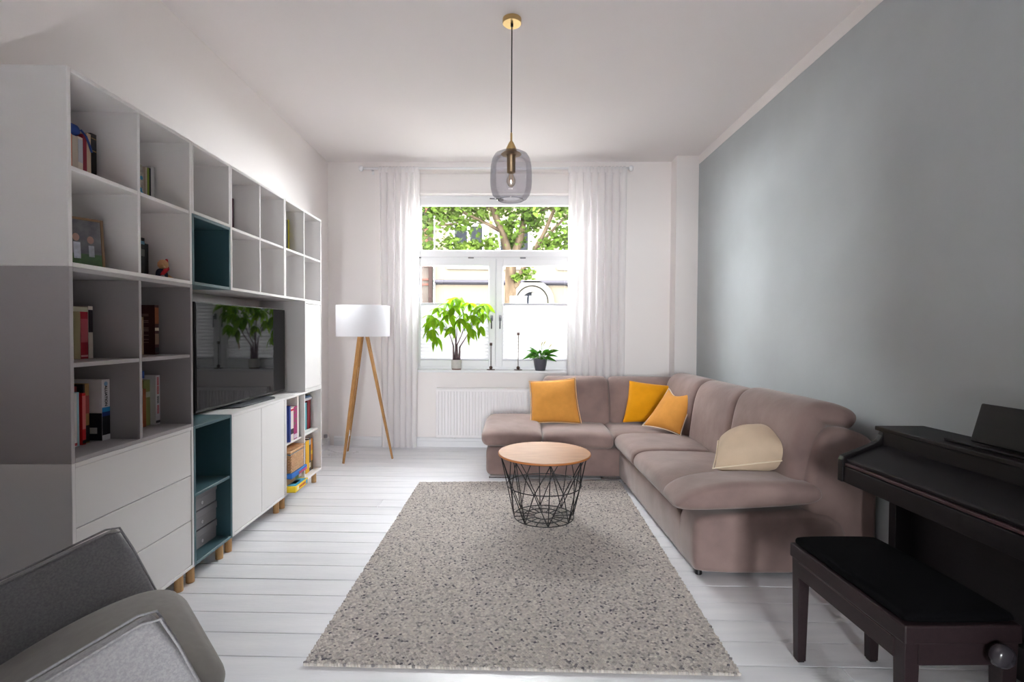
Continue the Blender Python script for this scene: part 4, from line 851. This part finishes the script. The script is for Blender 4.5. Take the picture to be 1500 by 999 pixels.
ym = [leaf_mesh('leaf', .14, .066, .45, M_lily, .12), leaf_mesh('leaf', .155, .072, .6, M_lily, .12), leaf_mesh('leaf', .12, .058, .3, M_lily, .12)]
st = MB(); r_ = random.Random(21)
for k in range(40):
    a = k*2.4; el = .2+1.1*(k/40)**.8; l0 = .045+.05*r_.random(); b_ = Vector((.02*math.cos(a), .02*math.sin(a), .118)); tip = b_+Vector((math.cos(a)*math.cos(el), math.sin(a)*math.cos(el)*.6, math.sin(el)))*l0
    st.tube([b_, tip], .002, 5); o = obj('leaf', ym[k % 3], ly); o.location = tip; s = r_.uniform(.58, .82)*(1 if math.sin(a) < .5 else .75); o.scale = (s, s, s); o.rotation_euler = Euler((r_.choice((-1, 1))*r_.uniform(.3, 1.0), -el*.75+.1, a))
for (x, z, t) in ((.015, .315, -.1), (.035, .33, .25), (.10, .30, .3), (.115, .26, .7)):
    st.tube([(x*.3, 0, .12), (x*.8, -.01, z*.7), (x, -.012, z-.045)], .0022, 5); o = obj('spathe', leaf_mesh('spathe', .055, .024, .1, M_spathe, .6), ly); at(o, (x, -.012, z-.05), (0, R(-78)+t, .2))
st.build('stalks', mat('lily_stalk', rgb(86, 130, 60), .6), ly, smooth=True)

# ------------------------------------------------------------------ outside: street, houses, tree
tag(MB().box(-40, 40, 6.2, 60, -1.4, -1.2).build('street', mat('grey_paving', rgb(90, 88, 86), .9, 0, var=.1, vscale=2)), 'grey paved street outside the window', kind='structure')
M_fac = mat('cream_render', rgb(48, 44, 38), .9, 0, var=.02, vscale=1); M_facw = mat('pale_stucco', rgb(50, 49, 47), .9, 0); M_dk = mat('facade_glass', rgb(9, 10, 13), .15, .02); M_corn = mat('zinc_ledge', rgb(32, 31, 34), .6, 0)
bd = thing('house', 'cream rendered house across the street with arched doorway', 'building', (3.2, 17, -1.2))
X0 = 3.2; FZ = 1.2
wins = [(-1.72, -.62, 3.50, 4.90), (-.16, .94, 3.50, 4.90), (2.0, 3.1, 3.5, 4.9), (4.4, 5.5, 3.5, 4.9)]
fw_ = MB(); xs = [-2.30]+[v for a in wins for v in a[:2]]+[9.0]
for k in range(0, len(xs), 2): fw_.box(xs[k]-X0, xs[k+1]-X0, 0, .4, 0, 9.2)
for a, b, c, d in wins: fw_.box(a-X0, b-X0, 0, .4, 0, c+FZ); fw_.box(a-X0, b-X0, 0, .4, d+FZ, 9.2)
fw_.build('facade_wall', M_fac, bd)
for a, b, c, d in wins:
    wf = frame_mb(a-X0, b-X0, c+FZ, d+FZ, .07, .12, .18); wf.box((a+b)/2-X0-.04, (a+b)/2-X0+.04, .12, .18, c+FZ, d+FZ); f_ = wf.build('window', M_trim, bd)
    MB().box(a-X0+.05, b-X0-.05, .15, .165, c+FZ+.05, d+FZ-.05).build('window_pane', M_dk, f_)
    MB().box(a-X0+.0, b-X0, .39, .4, c+FZ, d+FZ).build('dark_room', M_dk, f_)
    sur = frame_mb(a-X0-.16, b-X0+.16, c+FZ-.16, d+FZ+.16, .16, -.06, .02).build('window_surround', M_facw, bd)
MB().prism([(0, 2.82+FZ), (-.12, 2.86+FZ), (-.16, 2.90+FZ), (-.16, 2.95+FZ), (0, 2.99+FZ)], 'x', -2.30-X0, 2.2-X0).build('cornice', M_corn, bd)
MB().prism([(0, 2.76+FZ), (-.12, 2.80+FZ), (-.16, 2.84+FZ), (-.16, 2.89+FZ), (0, 2.93+FZ)], 'x', 2.2-X0, 9-X0).build('cornice', M_corn, bd)
def arch(cx_, cz, r0, r1, y0, y1, m_, nm):
    a = MB(); N = 20; rg = []
    for k in range(N+1):
        t = math.pi*k/N; c_, s_ = math.cos(t), math.sin(t); rg.append([(cx_+r_0*c_, y, cz+r_0*s_) for r_0, y in ((r0, y0), (r1, y0), (r1, y1), (r0, y1))])
    a.rings(rg); a.box(cx_-r1, cx_-r0, y0, y1, cz-2.2, cz); a.box(cx_+r0, cx_+r1, y0, y1, cz-2.2, cz); a.build(nm, m_, bd)
arch(1.0-X0, 2.25+FZ, .34, .52, -.10, 0, M_facw, 'inner_arch'); arch(1.0-X0, 2.25+FZ, .56, .74, -.16, 0, M_facw, 'outer_arch')
MB().prism([(1.0-X0+.34*math.cos(math.pi*k/16), 2.25+FZ+.34*math.sin(math.pi*k/16)) for k in range(17)]+[(1.0-X0-.34, .8), (1.0-X0+.34, .8)], 'y', -.03, -.005).build('entrance_door', M_dk, bd)
MB().box(.98-X0, 1.28-X0, -.3, -.1, 2.30+FZ, 2.55+FZ).build('keystone_lamp', M_facw, bd, bevel=.01)
nb = thing('house', 'weathered grey-brown house with brick bands beside the cream house', 'building', (-6.3, 16.9, -1.2))
MB().box(-4.5, 3.93, 0, .4, 0, 9).build('facade_wall', mat('weathered_plaster', rgb(30, 26, 24), .95, 0, col2=rgb(37, 34, 31), vscale=2.5), nb)
for z_ in (2.78, 2.95): MB().box(-4.5, 3.93, -.05, 0, z_+FZ, z_+FZ+.06).build('brick_band', mat('red_brick', rgb(42, 24, 20), .9, 0, var=.15, vscale=9), nb)
MB().box(3.82, 3.94, -.12, -.0, 0, 9).build('drain_pipe', mat('brown_pipe', rgb(20, 15, 14), .6, 0), nb, bevel=.03)
MB().box(3.50, 3.78, -.04, 0, 4.6, 9).build('brick_pier', MATS['red_brick'], nb)
MB().box(2.9, 3.44, -.02, 0, 5.0, 6.6).build('window', M_dk, nb)

TX, TY = .15, 9.5
tree = thing('street_tree', 'leafy street tree with forked trunk seen through the window', 'tree', (TX, TY, -1.2))
M_bark = mat('grey_bark', rgb(32, 26, 20), .95, 0, col2=rgb(44, 37, 29), vscale=5, stretch=(3, 3, .7), bump=.5, bscale=14)
M_tleaf = mat('maple_leaf', rgb(33, 46, 15), .55, .02, col2=rgb(52, 64, 22), vscale=1.6, transl=.45)
br = MB()
def limb(pts, r0, r1, n=9):
    pts = [Vector((x-TX, y-TY, z+1.2)) for x, y, z in pts]; k = len(pts); br.tube(pts, [r0+(r1-r0)*i/(k-1) for i in range(k)], n)
limb([(.15, 9.5, -1.25), (.14, 9.5, 0), (.15, 9.5, 1.8), (.155, 9.5, 2.5), (.16, 9.5, 2.75)], .125, .095, 14)
limb([(.15, 9.5, 2.55), (.09, 9.5, 2.80), (.03, 9.45, 2.98), (-.01, 9.4, 3.12), (-.10, 9.35, 3.32), (-.20, 9.3, 3.56), (-.32, 9.2, 4.2), (-.4, 9.1, 5.2)], .085, .045)
limb([(.17, 9.5, 2.55), (.25, 9.5, 2.80), (.33, 9.5, 3.05), (.385, 9.5, 3.30), (.42, 9.5, 3.60), (.55, 9.6, 4.5), (.6, 9.6, 5.6)], .085, .04)
limb([(.16, 9.5, 2.05), (.27, 9.45, 2.15), (.36, 9.4, 2.40), (.55, 9.35, 2.72), (.75, 9.3, 3.05), (.98, 9.2, 3.60), (1.3, 9.1, 4.4)], .055, .025)
limb([(.62, 9.35, 2.80), (.88, 9.3, 3.10), (1.20, 9.2, 3.42), (1.7, 9.1, 3.8)], .03, .015)
limb([(-.02, 9.4, 3.12), (-.22, 9.3, 3.22), (-.45, 9.2, 3.31), (-.8, 9.1, 3.45), (-1.5, 9.0, 3.35), (-2.3, 8.9, 3.5)], .035, .014)
limb([(-.5, 9.2, 3.32), (-.9, 9.0, 3.18), (-1.25, 8.9, 3.12), (-1.6, 8.8, 2.95)], .02, .008)
limb([(-.2, 9.3, 3.5), (-.8, 9.2, 3.75), (-1.4, 9.1, 3.7), (-2.0, 9.0, 3.9)], .03, .01)
limb([(.42, 9.5, 3.4), (.8, 9.3, 3.55), (1.3, 9.2, 3.5), (1.9, 9.0, 3.65)], .025, .01)
br.build('trunk', M_bark, tree, smooth=True)
fv, ff = [], []; r_ = random.Random(5)
def leaf_at(c, s):
    Q = Euler((r_.uniform(-.9, .9), r_.uniform(-.9, .9), r_.uniform(0, 6.28))).to_matrix(); o_ = len(fv)
    for x, y in ((0, -.55), (.42, -.32), (.5, .12), (.2, .2), (0, .62), (-.2, .2), (-.5, .12), (-.42, -.32)): fv.append(tuple(c+Q @ Vector((x*s, y*s, -.25*abs(x)*s))))
    ff.append(tuple(range(o_, o_+8)))
clumps = [(-1.55, 8.9, 3.55, .45), (-1.2, 8.9, 3.7, .4), (-1.5, 8.9, 3.2, .35), (-1.75, 8.8, 3.0, .3), (-1.0, 9.0, 3.35, .28), (-.7, 9.1, 3.62, .32), (-.3, 9.2, 3.72, .35), (-.75, 9.1, 3.2, .22), (-.45, 9.3, 3.45, .25), (.1, 9.4, 3.6, .3), (.15, 9.3, 3.25, .24), (.55, 9.4, 3.55, .3), (.6, 9.4, 3.3, .2),
          (-.95, 9.1, 2.85, .22), (-.55, 9.2, 2.78, .25), (-.25, 9.3, 2.85, .22), (-.75, 9.0, 2.68, .2), (.85, 9.2, 2.85, .2), (1.1, 9.2, 3.0, .25), (1.25, 9.1, 3.45, .3), (1.0, 9.2, 3.68, .25), (1.3, 9.1, 2.75, .2), (.45, 9.4, 2.36, .13), (.27, 9.3, 2.28, .10), (.52, 9.35, 2.55, .12), (-1.35, 8.9, 2.75, .16), (.65, 9.3, 2.72, .14), (.28, 9.6, 2.95, .16), (.2, 9.7, 3.1, .2)]
for k in range(26): clumps.append((r_.uniform(-3.2, 3.2), r_.uniform(8.4, 10.8), r_.uniform(3.9, 6.4), r_.uniform(.35, .6)))
for k in range(14): clumps.append((r_.choice((-1, 1))*r_.uniform(1.8, 3.2), r_.uniform(8.6, 10.4), r_.uniform(3.0, 3.9), r_.uniform(.3, .5)))
for cx_, cy_, cz_, rr in clumps:
    for k in range(int(1250*rr**1.5)):
        d = Vector((r_.gauss(0, .5), r_.gauss(0, .5), r_.gauss(0, .38)))*rr; leaf_at(Vector((cx_-TX, cy_-TY, cz_+1.2))+d, r_.uniform(.06, .105))
me = bpy.data.meshes.new('foliage'); me.from_pydata(fv, [], ff); me.materials.append(M_tleaf); me.update()
tag(obj('foliage', me, tree), kind='stuff')
